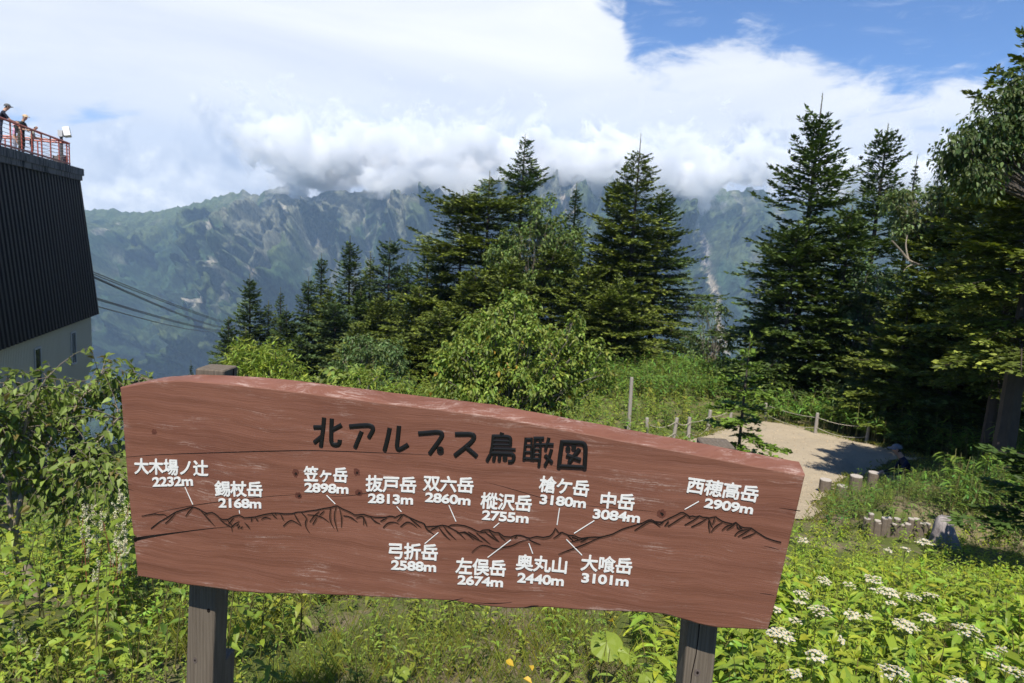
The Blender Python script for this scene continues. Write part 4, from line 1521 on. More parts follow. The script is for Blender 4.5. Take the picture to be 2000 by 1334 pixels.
def kites(g, base, d, up, L, W, col, mat=0):
    """one small pointed blade (4 corners) per row"""
    side = unit(np.cross(d, up))
    L, W = np.asarray(L)[:, None], np.asarray(W)[:, None]
    m = base + d * L * 0.45
    V = np.stack([base, m + side * W * 0.5, base + d * L, m - side * W * 0.5], 1)
    n = len(base)
    F = np.arange(4 * n).reshape(n, 4)
    g.add(V.reshape(-1, 3), F, np.repeat(np.broadcast_to(col, (n, 3)), 4, axis=0), mat)


def leaves(g, base, d, up, L, W, col, droop=0.25, fold=0.18, mat=0, wid=(0.85, 0.75), pos=(0.32, 0.68)):
    """pointed leaves, folded along the midrib and arching down"""
    n = len(base)
    side = unit(np.cross(d, up))
    nrm = np.cross(side, d)
    L, W = np.asarray(L)[:, None], np.asarray(W)[:, None]
    dr = np.broadcast_to(np.asarray(droop, float), (n,))[:, None]
    zz = np.array([0, 0, 1.0])

    def c(s):
        return base + d * L * s - zz * dr * L * s * s
    rows = [base]
    for s, w in zip(pos, wid):
        q = c(s)
        e = nrm * W * fold
        rows += [q + side * W * 0.5 * w + e * w, q, q - side * W * 0.5 * w + e * w]
    rows.append(c(1.0))
    V = np.stack(rows, 1)                       # n,8,3
    o = np.arange(n)[:, None] * 8
    T = np.array([[0, 1, 2], [0, 2, 3], [4, 7, 5], [5, 7, 6]])
    Q = np.array([[1, 4, 5, 2], [2, 5, 6, 3]])
    cc = np.repeat(np.broadcast_to(col, (n, 3)), 8, axis=0)
    g.add(V.reshape(-1, 3), [(o[:, None] + T[None]).reshape(-1, 3), (o[:, None] + Q[None]).reshape(-1, 4)], cc, mat)


def tint(r, base, n, var=0.22, hue=0.12):
    base = np.asarray(base, float)
    c = base[None] * (1 + var * r.standard_normal((n, 1)))
    h = hue * r.standard_normal((n, 1))
    c = c * np.concatenate([1 + h, np.ones((n, 1)), 1 - h], 1)
    return np.clip(c, 0.004, 0.9)


def rand_dirs(r, n):
    return unit(r.standard_normal((n, 3)))


# ------------------------------------------------------------------ conifers
def conifer(name, label, base, top, R, seed, p=0.85, crown_from=0.06, tone=(0.020, 0.040, 0.012), tip=(0.060, 0.100, 0.022), dens=1.0, gaps=0.12, spike=0.9,
            shelf=0.0, low_tip=-6, up_tip=42, droop=0.10, group=None, trunk_r=None, lean=0.0, fine=1.22, lop=0.0, lop_az=0.0, tw=0.115, root_loc=None):
    r = np.random.default_rng(seed)
    base, top = np.asarray(base, float), np.asarray(top, float)
    axis = top - base
    H = axis[2]
    tr = trunk_r or 0.012 * H + 0.02
    root = thing(name, label, 'conifer', base, group)
    g = Geo()
    ts = np.linspace(0, 1, 14)
    wig = np.stack([0.03 * N1(ts * 3 + seed, 0.2), 0.03 * N2(ts * 3 + seed, 0.6), 0 * ts], -1) * min(1, H / 8)
    tp = base + axis * ts[:, None] + wig * (ts * (1 - ts) * 4)[:, None]
    tp[0, 2] -= 0.3
    g.tube(tp, tr * (1 - ts) ** 0.85 + 0.012 * min(1, H / 6), 7, np.array([0.075, 0.06, 0.05]))
    hb = crown_from * H
    # whorl heights: close near the tip, wider below
    zs = []
    z = H - spike * min(0.06 * H, 0.7)
    while z > hb:
        zs.append(z)
        z -= r.uniform(0.20, 0.34) * (0.55 + 0.6 * (1 - z / H)) * (H / 11) ** 0.5 / dens
    cones = Geo()
    B, D, U, LL, WW, CC = [], [], [], [], [], []
    tone, tip = np.asarray(tone), np.asarray(tip)
    limb_c = np.array([0.07, 0.055, 0.045])
    for zi, z in enumerate(zs):
        t = (z - hb) / (H - hb)
        prof = (1 - t) ** p * ss(-0.08, 0.10, t) + 0.02
        layer = 1.0 + shelf * sin(z * 2.3 + seed) + 0.10 * r.standard_normal()
        nb = max(3, int(round(r.uniform(4, 6.5))))
        a0 = r.uniform(0, 2 * pi)
        for b in range(nb):
            if r.random() < gaps:
                continue
            az = a0 + 2 * pi * b / nb + r.normal(0, 0.30)
            L = R * prof * layer * r.uniform(0.55, 1.2) * (1 - lop * max(0, cos(az - lop_az)))
            if L < 0.05:
                L = 0.05
            e0 = radians(low_tip + (up_tip - low_tip) * t ** 1.6 + r.normal(0, 6))
            dirh = np.array([cos(az), sin(az), 0])
            zb = min(z + r.normal(0, 0.13) * (1 - t), H)
            o = base + axis * (zb / H)

            def bp(s):
                s = np.asarray(s)[:, None]
                rr = L * s
                return o + dirh * rr * cos(e0) + np.array([0, 0, 1.0]) * (rr * sin(e0) - droop * L * s ** 2 + 0.07 * L * s ** 4)
            br = bp(np.linspace(0, 0.95, 4))
            if L > 0.35:
                g.tube(br, np.linspace(max(0.008, 0.010 * L), 0.004, 4), 3, limb_c, cap=False)
            nt = max(4, int(L / 0.085 * fine))
            s = np.sort(r.uniform(0.10 + 0.12 * (1 - t), 1.0, nt))
            s = np.concatenate([s, [0.93, 0.97, 0.99]])
            nt = len(s)
            side = np.where(np.arange(nt) % 2 == 0, 1.0, -1.0)
            tl = (0.46 * L * (1 - s) * (0.55 + 0.45 * ss(0.0, 0.35, s)) + 0.10 * min(1, L / 0.6)) * r.uniform(0.65, 1.2, nt)
            tl = np.minimum(tl, 0.85)
            pos = bp(s)
            fwd = unit(bp(np.minimum(s + 0.02, 1.02)) - bp(s - 0.02))
            lat = unit(np.cross(fwd, np.array([0, 0, 1.0])))
            ang = np.radians(r.uniform(38, 62, nt))
            ang[-3:] *= np.array([0.5, 0.3, 0.0])
            td = unit(fwd * np.cos(ang)[:, None] + lat * (side * np.sin(ang))[:, None] + np.array([0, 0, 1.0]) * r.normal(-0.02, 0.12, nt)[:, None])
            btone = tone * r.uniform(0.75, 1.3)
            btip = tip * r.uniform(0.75, 1.25)
            # pieces along every twig, alternating left and right like sprays
            m = np.maximum(1, np.ceil(tl / (0.115 / fine)).astype(int))
            idx = np.repeat(np.arange(nt), m)
            k = np.arange(len(idx)) - np.repeat(np.cumsum(m) - m, m)
            f = (k + r.uniform(0.0, 0.5, len(idx))) / m[idx]
            sgn = np.where(k % 2 == 0, 1.0, -1.0)
            td_i = td[idx]
            tlat = unit(np.cross(td_i, np.array([0, 0, 1.0])))
            a2 = np.radians(r.uniform(12, 42, len(idx)))
            d = unit(td_i * np.cos(a2)[:, None] + tlat * (sgn * np.sin(a2))[:, None] + np.array([0, 0, 1.0]) * r.normal(0.03, 0.10, len(idx))[:, None])
            q = pos[idx] + td_i * (tl[idx] * f)[:, None] - np.array([0, 0, 1.0]) * (0.10 * tl[idx] * f ** 2)[:, None]
            up = unit(np.array([0, 0, 1.0]) + 0.42 * r.standard_normal((len(idx), 3)))
            young = ss(0.55, 1.0, f) * ss(0.3, 0.9, s[idx] + 0.3) * r.uniform(0.2, 1.0, len(idx))
            c = btone + (btip - btone) * young[:, None]
            c = c * (1 + 0.18 * r.standard_normal((len(idx), 1)))
            B.append(q); D.append(d); U.append(up)
            LL.append(r.uniform(0.16, 0.30, len(idx)) * min(1.0, 0.45 + L) / fine ** 0.85)
            WW.append(r.uniform(0.75, 1.3, len(idx)) * tw / fine ** 0.85)
            CC.append(np.clip(c, 0.004, 0.5))
    # the leading shoot
    n = 14
    zt = np.linspace(1 - spike * min(0.06 * H, 0.7) / H, 1, n)
    B.append(base + axis * zt[:, None]); D.append(unit(rand_dirs(r, n) * 0.7 + np.array([0, 0, 1.0]))); U.append(rand_dirs(r, n))
    LL.append(np.full(n, 0.11)); WW.append(np.full(n, 0.03)); CC.append(np.tile(tip, (n, 1)))
    kites(cones, np.concatenate(B), np.concatenate(D), np.concatenate(U), np.concatenate(LL), np.concatenate(WW), np.concatenate(CC))
    g.build('trunk', M_BARK, root, base)
    cones.build('crown', M_NEEDLE, root, base)
    return root


def fir(px, py, y, R, label, seed, name='fir_tree', base_px=None, group=None, **kw):
    """a conifer whose tip stands at distance y in the direction of the photo pixel"""
    top = P(px, py, y)
    z = float(terrain(top[0], y))
    base = np.array([top[0], y, z])
    return conifer(name, label, base, top, R, seed, group=group, **kw)


DK = dict(tone=(0.050, 0.082, 0.017), tip=(0.165, 0.215, 0.032))
OL = dict(tone=(0.086, 0.114, 0.018), tip=(0.250, 0.285, 0.038))
BL = dict(tone=(0.052, 0.085, 0.030), tip=(0.125, 0.180, 0.058))


def build_conifers():
    F = fir
    # the group left of centre, stepping down to the valley
    F(488, 537, 47, 2.68, 'slender dark fir standing out against the valley, left of the other firs', 11, p=0.8, **DK)
    F(446, 618, 46, 3.05, 'lowest dark fir at the left foot of the fir group, beside the cables', 12, p=0.95, **DK)
    F(524, 588, 48, 2.93, 'olive green fir between the slender fir and the thin spire', 13, p=1.0, **OL)
    F(548, 562, 56, 2.32, 'small thin spire of a fir seen between two bigger firs', 14, p=0.9, **DK)
    F(603, 540, 44, 3.54, 'blue green fir with layered boughs at the front of the left group', 15, p=1.05, shelf=0.18, **BL)
    F(628, 494, 47, 2.56, 'dark fir with a sharp top, second step of the left group', 16, p=0.9, **DK)
    F(684, 461, 46, 3.17, 'tallest fir of the left group, dark with a dense pointed crown', 17, p=0.85, **DK)
    F(724, 492, 48, 2.93, 'feathery green fir just right of the tallest left fir', 18, p=0.95, **OL)
    F(762, 465, 46, 3.05, 'round topped fir with a bare patch of trunk showing', 19, p=0.6, gaps=0.25, **BL)
    F(797, 505, 45, 2.81, 'small dark fir leaning into the round topped one', 20, p=0.9, **DK)
    F(838, 462, 43, 2.93, 'dark fir half hidden by the flat topped fir', 21, p=0.9, **DK)
    F(655, 588, 39, 3.66, 'broad dark fir in front of the tallest left fir', 22, p=1.0, shelf=0.2, **BL)
    F(745, 575, 38, 3.42, 'broad shaggy fir in front of the round topped one', 23, p=1.0, shelf=0.15, **OL)
    F(820, 560, 36, 3.42, 'yellowish green fir low down beside the flat topped fir', 24, p=1.0, **OL)
    F(585, 655, 38, 2.93, 'low fir at the front foot of the left group', 25, p=1.0, **DK)
    F(373, 704, 62, 1.10, 'tiny lone fir tip poking up behind the left post of the board', 26, p=1.0, **DK)
    # centre
    F(905, 372, 38, 3.66, 'many stemmed fir with flat ragged layers on the left of the central clump', 31, p=0.42, gaps=0.34, shelf=0.35, low_tip=2, up_tip=22, **OL)
    F(957, 336, 37.5, 4.03, 'broad flat topped fir directly left of the tallest centre left fir', 32, p=0.5, gaps=0.26, shelf=0.38, low_tip=0, up_tip=22, **OL)
    F(1026, 262, 40, 3.54, 'tall dark fir with a clear spire and stacked shelves, centre left', 33, p=0.75, shelf=0.42, gaps=0.15, **DK)
    F(1127, 356, 43, 2.68, 'short dark fir spire between the leafy birch and the tall central fir', 34, p=0.95, **DK)
    F(1210, 348, 36.5, 3.17, 'dense light olive fir just left of the thin topped central fir', 35, p=0.62, **OL)
    F(1252, 262, 35, 4.03, 'tallest central fir with a thin gappy top and wide dark skirt', 36, p=0.95, gaps=0.2, dens=1.0, spike=1.6, **OL)
    F(1294, 368, 37, 5.37, 'wide dark fir with a long right hand slope, right end of the central clump', 37, p=0.95, **DK)
    F(1085, 470, 35, 3.90, 'bushy fir in the middle of the central clump', 38, p=0.85, **OL)
    F(1150, 520, 33, 3.42, 'low shaggy fir in front of the central clump', 39, p=0.85, **OL)
    F(930, 520, 34, 3.66, 'shadowy broad fir under the flat topped fir', 40, p=0.9, **OL)
    F(1000, 500, 33, 3.17, 'mid green fir behind the leafy bush', 41, p=0.9, **OL)
    F(1215, 545, 31, 3.05, 'low ragged fir at the front right of the central clump', 42, p=0.7, gaps=0.25, **OL)
    F(860, 600, 30, 2.81, 'low dark fir at the left of the leafy bush', 43, p=0.95, **OL)
    F(560, 600, 43, 2.6, 'shaded fir filling the gap behind the blue green layered fir', 90, p=0.9, **DK)
    F(640, 560, 43, 2.6, 'fir standing close behind the broad dark fir of the left group', 91, p=0.9, **OL)
    F(705, 560, 42, 2.6, 'fir between the tallest left fir and the feathery one', 92, p=0.9, **DK)
    F(785, 570, 41, 2.6, 'dark fir low behind the broad shaggy fir', 93, p=0.9, **DK)
    F(865, 500, 38, 2.6, 'dark fir at the left edge of the central clump', 94, p=0.85, **DK)
    F(1180, 470, 38, 2.6, 'dark fir behind the dense light olive fir', 95, p=0.8, **DK)
    F(480, 640, 44, 2.2, 'small fir between the lowest left fir and the slender one', 96, p=0.95, **OL)
    F(700, 630, 34, 2.6, 'low olive fir above the rounded grey green shrub', 97, p=0.9, **OL)
    F(800, 650, 30, 2.4, 'low bright fir at the left of the large leafy bush', 98, p=0.9, **OL)
    # right
    F(1607, 182, 27, 3.3, 'tallest dark fir of the right hand stand, with open tiers near its top', 51, p=0.72, shelf=0.22, gaps=0.12, droop=0.04, up_tip=50, spike=1.5, **DK)
    F(1560, 430, 25.5, 2.8, 'dark fir filling the left foot of the right hand stand', 52, p=0.8, **DK)
    F(1665, 400, 25, 2.6, 'dense dark fir in the middle of the right hand stand', 53, p=0.7, **DK)
    F(1735, 242, 30, 3.0, 'second tallest fir of the right hand stand', 54, p=0.78, droop=0.04, up_tip=48, **DK)
    F(1792, 304, 36, 1.7, 'thin pale fir spire far back in the right hand stand', 55, p=1.0, **BL)
    F(1850, 430, 21, 2.9, 'dark fir behind the leaning leafy branches on the right', 56, p=0.65, **OL)
    F(1940, 290, 19.5, 2.6, 'tall shaggy fir beside the right hand edge', 57, p=0.5, fine=1.7, tw=0.115, gaps=0.16, **OL)
    F(2092, 60, 12.2, 2.0, 'large fir with a grey trunk at the right hand edge', 58, p=0.35, fine=2.3, tw=0.115, crown_from=0.30, gaps=0.10, trunk_r=0.19, droop=0.16, **OL)
    F(2018, 300, 15.8, 1.7, 'fir with a slim grey trunk just left of the large edge fir', 59, p=0.4, fine=2.3, tw=0.115, crown_from=0.28, trunk_r=0.15, droop=0.14, **OL)
    F(2270, 120, 15, 2.8, 'dark fir mostly cut off by the right hand edge', 60, p=0.45, fine=2.3, tw=0.115, crown_from=0.12, **DK)
    F(1780, 560, 20.5, 2.2, 'low fir above the bamboo grass on the right', 61, p=0.9, **OL)
    F(1620, 590, 24.5, 2.0, 'low dark fir right behind the far rope fence', 62, p=0.8, gaps=0.2, **DK)
    F(1515, 560, 29, 2.0, 'small fir at the left edge of the right hand stand', 63, p=0.9, **OL)
    F(1900, 480, 22, 2.6, 'dark fir deep in the shade behind the grey trunks', 87, p=0.6, **DK)
    F(1960, 420, 20, 2.6, 'dark fir behind the large fir at the right edge', 88, p=0.6, **DK)
    F(1830, 540, 24, 2.6, 'dark fir behind the pale leafed tree on the right', 89, p=0.7, **DK)
    F(1880, 600, 18.5, 2.1, 'low shaded fir among the dark trunks', 64, p=0.7, fine=1.7, tw=0.115, **DK)
    F(2080, 790, 7.4, 0.86, 'small fir reaching into the picture low at the right edge', 65, p=0.8, crown_from=0.34, fine=2.2, tone=(0.045, 0.08, 0.016), tip=(0.14, 0.20, 0.03), trunk_r=0.03, tw=0.11)
    # the young fir in front of the gravel yard
    F(1466, 655, 12.6, 0.86, 'young bright green fir with separate whorls in front of the gravel yard', 70, name='young_fir', p=0.66, crown_from=0.12, dens=0.42, gaps=0.0,
      tone=(0.085, 0.140, 0.018), tip=(0.20, 0.29, 0.035), spike=2.2, low_tip=-8, up_tip=26, droop=0.08, trunk_r=0.035, fine=2.6, tw=0.20)


build_conifers()


# ------------------------------------------------------------------ broad-leaved trees and bushes
def broadleaf(name, label, cat, base, lobes, nclust, per, leaf, seed, tone=(0.05, 0.085, 0.022), group=None, trunk_r=0.05, limb_col=(0.16, 0.14, 0.12), spread=0.28,
              droop=0.35, var=0.25, hue=0.12, hang=0.5, limbs=0.6, wl=0.6, stems=1, yellow=0.0, M=None, shell=0.35, limb_pts=None):
    """a crown of leaf sprays round the ends of real limbs. lobes: (centre, radii) ellipsoids in world metres"""
    r = np.random.default_rng(seed)
    base = np.asarray(base, float)
    root = thing(name, label, cat, base, group)
    lobes = [(np.asarray(c, float), np.broadcast_to(np.asarray(rd, float), (3,))) for c, rd in lobes]
    if cat == 'bush':          # bushes are leafy down to the ground
        cm = np.mean([c for c, _ in lobes], axis=0)
        rm = np.mean([rd for _, rd in lobes], axis=0)
        n0 = len(lobes)
        for fr in (0.25, 0.55):
            for sgn in (-0.8, 0.8):
                c = base + (cm - base) * fr + np.array([sgn * rm[0], 0, 0])
                lobes.append((c, rm * np.array([1.1, 1.1, 1.0])))
        nclust = int(nclust * (n0 + 3) / n0)
    vol = np.array([rd.prod() for _, rd in lobes]) ** 0.75
    cl = []
    for i in r.choice(len(lobes), nclust, p=vol / vol.sum()):
        c, rd = lobes[i]
        cl.append(c + rand_dirs(r, 1)[0] * rd * r.uniform(shell, 1.0) ** 0.6)
    cl = np.array(cl)
    g = Geo()
    top = np.mean([c for c, _ in lobes], axis=0)
    fork = base + (top - base) * 0.35
    fork[2] = base[2] + (cl[:, 2].min() - base[2]) * 0.85 + 0.15
    for s in range(stems):
        off = r.normal(0, 0.25 if stems > 1 else 0.0, 3) * np.array([1, 1, 0])
        ts = np.linspace(0, 1, 6)
        b0 = base + off * 0.5
        f1 = fork + off + np.array([0, 0, r.uniform(-.1, .3)])
        pts = b0 + (f1 - b0) * ts[:, None] + 0.04 * np.stack([N1(ts * 2 + seed + s, 0.1), N2(ts * 2 + s, 0.1), 0 * ts], -1)
        pts[0, 2] -= 0.2
        g.tube(pts, np.linspace(trunk_r, trunk_r * 0.7, 6) / sqrt(stems), 7, limb_col)
        mine = cl[s::stems]
        for c in mine[r.random(len(mine)) < limbs]:
            mid = f1 * 0.5 + c * 0.5 + np.array([0, 0, 0.12]) * np.linalg.norm(c - f1) + r.normal(0, 0.06, 3) * np.linalg.norm(c - f1)
            tt = np.linspace(0, 1, 7)[:, None]
            q = (1 - tt) ** 2 * f1 + 2 * tt * (1 - tt) * mid + tt ** 2 * c
            g.tube(q, np.linspace(trunk_r * 0.45 / sqrt(stems), 0.006, 7), 5, limb_col, cap=False)
    for lp, rad in (limb_pts or []):
        q = smooth_line(np.array(lp), 20, 2)
        g.tube(q, np.linspace(rad, rad * 0.35, 20), 6, limb_col, cap=False)
    g.build('trunk', M_BARK, root, base)
    n = nclust * per
    ci = np.repeat(np.arange(nclust), per)
    # each cluster is a few twigs, leaves spaced along them
    ntw = 4
    tdir = unit(r.standard_normal((nclust, ntw, 3)) + np.array([0, 0, 0.25]) + unit(cl - top)[:, None] * 0.7)
    k = r.integers(0, ntw, n)
    td = tdir[ci, k]
    f = r.uniform(0.1, 1.0, n)
    pos = cl[ci] + td * (spread * f)[:, None] + r.normal(0, 0.03 * spread / 0.28, (n, 3)) - np.array([0, 0, 1.0]) * (0.25 * spread * f ** 2)[:, None]
    lat = unit(np.cross(td, rand_dirs(r, n)))
    d = unit(td * 0.55 + lat * 0.9 - np.array([0, 0, 1.0]) * hang + 0.2 * r.standard_normal((n, 3)))
    up = unit(np.array([0, 0, 1.0]) + 0.55 * r.standard_normal((n, 3)))
    ctone = np.asarray(tone) * (1 + 0.16 * r.standard_normal((nclust, 1)))
    col = ctone[ci] * (1 + var * r.standard_normal((n, 1))) * np.concatenate([1 + hue * r.standard_normal((n, 1)), np.ones((n, 1)), np.ones((n, 1))], 1)
    if yellow:
        ym = r.random(n) < yellow
        col[ym] = np.array([0.35, 0.22, 0.03]) * r.uniform(0.7, 1.2, (ym.sum(), 1))
    L = leaf * r.uniform(0.65, 1.25, n)
    g = Geo()
    leaves(g, pos, d, up, L, L * wl, np.clip(col, 0.006, 0.6), droop)
    g.build('crown', M or M_LEAF, root, base)
    return root


def gz(x, y):
    return np.array([x, y, float(terrain(x, y))])


def lobe(px, py, y, rx, ry=None, rz=None):
    """an ellipsoid centred on a photo pixel at distance y; radii given in photo pixels across and up"""
    m = y / FPX
    return (P(px, py, y), (rx * m, (rx if rz is None else rz) * m, (ry or rx) * m))


def build_broadleaf():
    # leafy birch standing among the central firs
    y = 35.5
    c = P(1060, 470, y)
    broadleaf('birch_tree', 'light green leafy birch with thin pale stems among the central firs', 'tree', gz(c[0], y),
              [lobe(1062, 420, y, 36, 34), lobe(1045, 470, y, 60, 36), lobe(1105, 480, y, 34, 40), lobe(985, 505, y, 44, 32), lobe(1050, 540, y, 60, 34), lobe(1090, 560, y, 50, 40), lobe(975, 560, y, 40, 36)], 270, 42, 0.15, 101,
              tone=(0.12, 0.175, 0.042), trunk_r=0.16, spread=0.5, stems=4, limb_col=(0.20, 0.17, 0.13))
    # big bush in front of the central firs
    y = 12.0
    broadleaf('leafy_bush', 'large yellow green bush of toothed leaves just above the middle of the board', 'bush', gz(0.05, y),
              [lobe(1000, 650, y, 60, 50), lobe(930, 720, y, 70, 62), lobe(1060, 700, y, 76, 66), lobe(1110, 680, y, 34, 40), lobe(1000, 760, y, 120, 70), lobe(885, 775, y, 38, 50), lobe(1140, 720, y, 50, 60), lobe(880, 720, y, 34, 40), lobe(1120, 640, y, 22, 18)],
              420, 34, 0.082, 102, tone=(0.165, 0.225, 0.036), trunk_r=0.06, spread=0.26, stems=5, yellow=0.012, hang=0.45)
    y = 12.6
    broadleaf('leafy_bush', 'narrower pale bush top rising behind the large yellow green bush', 'bush', gz(0.25, y),
              [lobe(1005, 610, y, 42, 30), lobe(950, 655, y, 50, 40), lobe(900, 690, y, 40, 30)], 130, 34, 0.08, 103, tone=(0.175, 0.235, 0.04), trunk_r=0.04, spread=0.26, stems=3)
    # willow
    y = 8.6
    broadleaf('willow_bush', 'bright yellow green willow bush with narrow leaves right behind the left post', 'bush', gz(-3.15, y),
              [lobe(500, 712, y, 46, 44), lobe(540, 725, y, 40, 36), lobe(468, 745, y, 34, 34), lobe(520, 760, y, 70, 40), lobe(575, 745, y, 20, 20)], 190, 40, 0.085, 104, tone=(0.22, 0.29, 0.04), trunk_r=0.035,
              spread=0.22, stems=6, wl=0.2, droop=0.2, hang=-0.15)
    y = 8.8
    broadleaf('willow_bush', 'low spiky willow shoots just above the left half of the board', 'bush', gz(-1.9, y),
              [lobe(720, 745, y, 30, 26), lobe(760, 765, y, 34, 24), lobe(690, 765, y, 30, 20)], 60, 30, 0.085, 105, tone=(0.20, 0.27, 0.04), trunk_r=0.02, spread=0.2, stems=4, wl=0.22, hang=-0.2)
    y = 9.2
    broadleaf('leafy_bush', 'low pale leafed bush beside the willow shoots', 'bush', gz(-2.3, y),
              [lobe(660, 750, y, 34, 16), lobe(700, 740, y, 24, 14)], 34, 26, 0.10, 106, tone=(0.18, 0.24, 0.045), trunk_r=0.02, spread=0.2, stems=3)
    # soft grey green shrubs under the left firs
    y = 21.0
    broadleaf('rowan_bush', 'rounded grey green shrub with tiny leaves under the left firs', 'bush', gz(-4.5, y),
              [lobe(705, 690, y, 44, 34), lobe(755, 700, y, 40, 38), lobe(690, 730, y, 44, 30), lobe(760, 750, y, 44, 34)], 150, 46, 0.10, 107, tone=(0.10, 0.155, 0.05), trunk_r=0.06, spread=0.32, stems=3, limb_col=(0.25, 0.2, 0.15))
    # thin tree in the gap before the landslip
    y = 31.0
    broadleaf('slender_tree', 'slender leafy tree standing in the gap before the pale landslip', 'tree', gz(9.0, y),
              [lobe(1386, 612, y, 32, 22), lobe(1412, 655, y, 20, 24), lobe(1366, 660, y, 24, 34), lobe(1390, 700, y, 40, 26)], 70, 34, 0.13, 108, tone=(0.085, 0.13, 0.04), trunk_r=0.08, spread=0.42, stems=2)
    # leafy trees in the right hand stand
    y = 21.5
    broadleaf('birch_tree', 'pale leafed tree with a curved bare branch in the right hand stand', 'tree', gz(13.6, y),
              [lobe(1800, 395, y, 62, 30), lobe(1770, 440, y, 40, 36), lobe(1845, 430, y, 44, 30), lobe(1890, 385, y, 36, 36), lobe(1800, 470, y, 40, 20)], 150, 40, 0.12, 109, tone=(0.12, 0.165, 0.055), trunk_r=0.12,
              spread=0.36, stems=2, limb_col=(0.30, 0.26, 0.21), limbs=0.8,
              limb_pts=[([P(1850, 500, 20.6), P(1832, 521, 20.4), P(1800, 519, 20.3), P(1775, 510, 20.2), P(1762, 492, 20.2), P(1742, 470, 20.1)], 0.055),
                        ([P(1775, 510, 20.2), P(1768, 480, 20.3), P(1772, 460, 20.4)], 0.03), ([P(1790, 515, 20.25), P(1772, 520, 20.2), P(1765, 530, 20.2)], 0.025)])
    y = 11.2
    broadleaf('birch_tree', 'tall birch with hanging leaves in the upper right corner', 'tree', gz(9.5, y),
              [lobe(1955, 225, y, 44, 46), lobe(1992, 175, y, 26, 40), lobe(1925, 265, y, 44, 42), lobe(1870, 290, y, 30, 22), lobe(1985, 260, y, 50, 60), lobe(1905, 330, y, 46, 34), lobe(1848, 296, y, 16, 10)], 210, 36, 0.072, 110,
              tone=(0.075, 0.115, 0.032), trunk_r=0.06, spread=0.30, stems=1, limb_col=(0.09, 0.075, 0.06), hang=0.8)
    y = 24.0
    broadleaf('alder_shrub', 'dull green leafy shrub in the middle of the right hand stand', 'bush', gz(12.4, y),
              [lobe(1700, 560, y, 34, 40), lobe(1690, 620, y, 40, 36), lobe(1730, 600, y, 26, 44)], 80, 38, 0.13, 111, tone=(0.085, 0.14, 0.05), trunk_r=0.06, spread=0.4)
    y = 22.6
    broadleaf('alder_shrub', 'leafy shrub at the foot of the right hand firs above the rope fence', 'bush', gz(12.4, y),
              [lobe(1715, 725, y, 46, 30), lobe(1690, 755, y, 40, 24)], 60, 38, 0.12, 112, tone=(0.10, 0.15, 0.05), trunk_r=0.04, spread=0.36)


build_broadleaf()


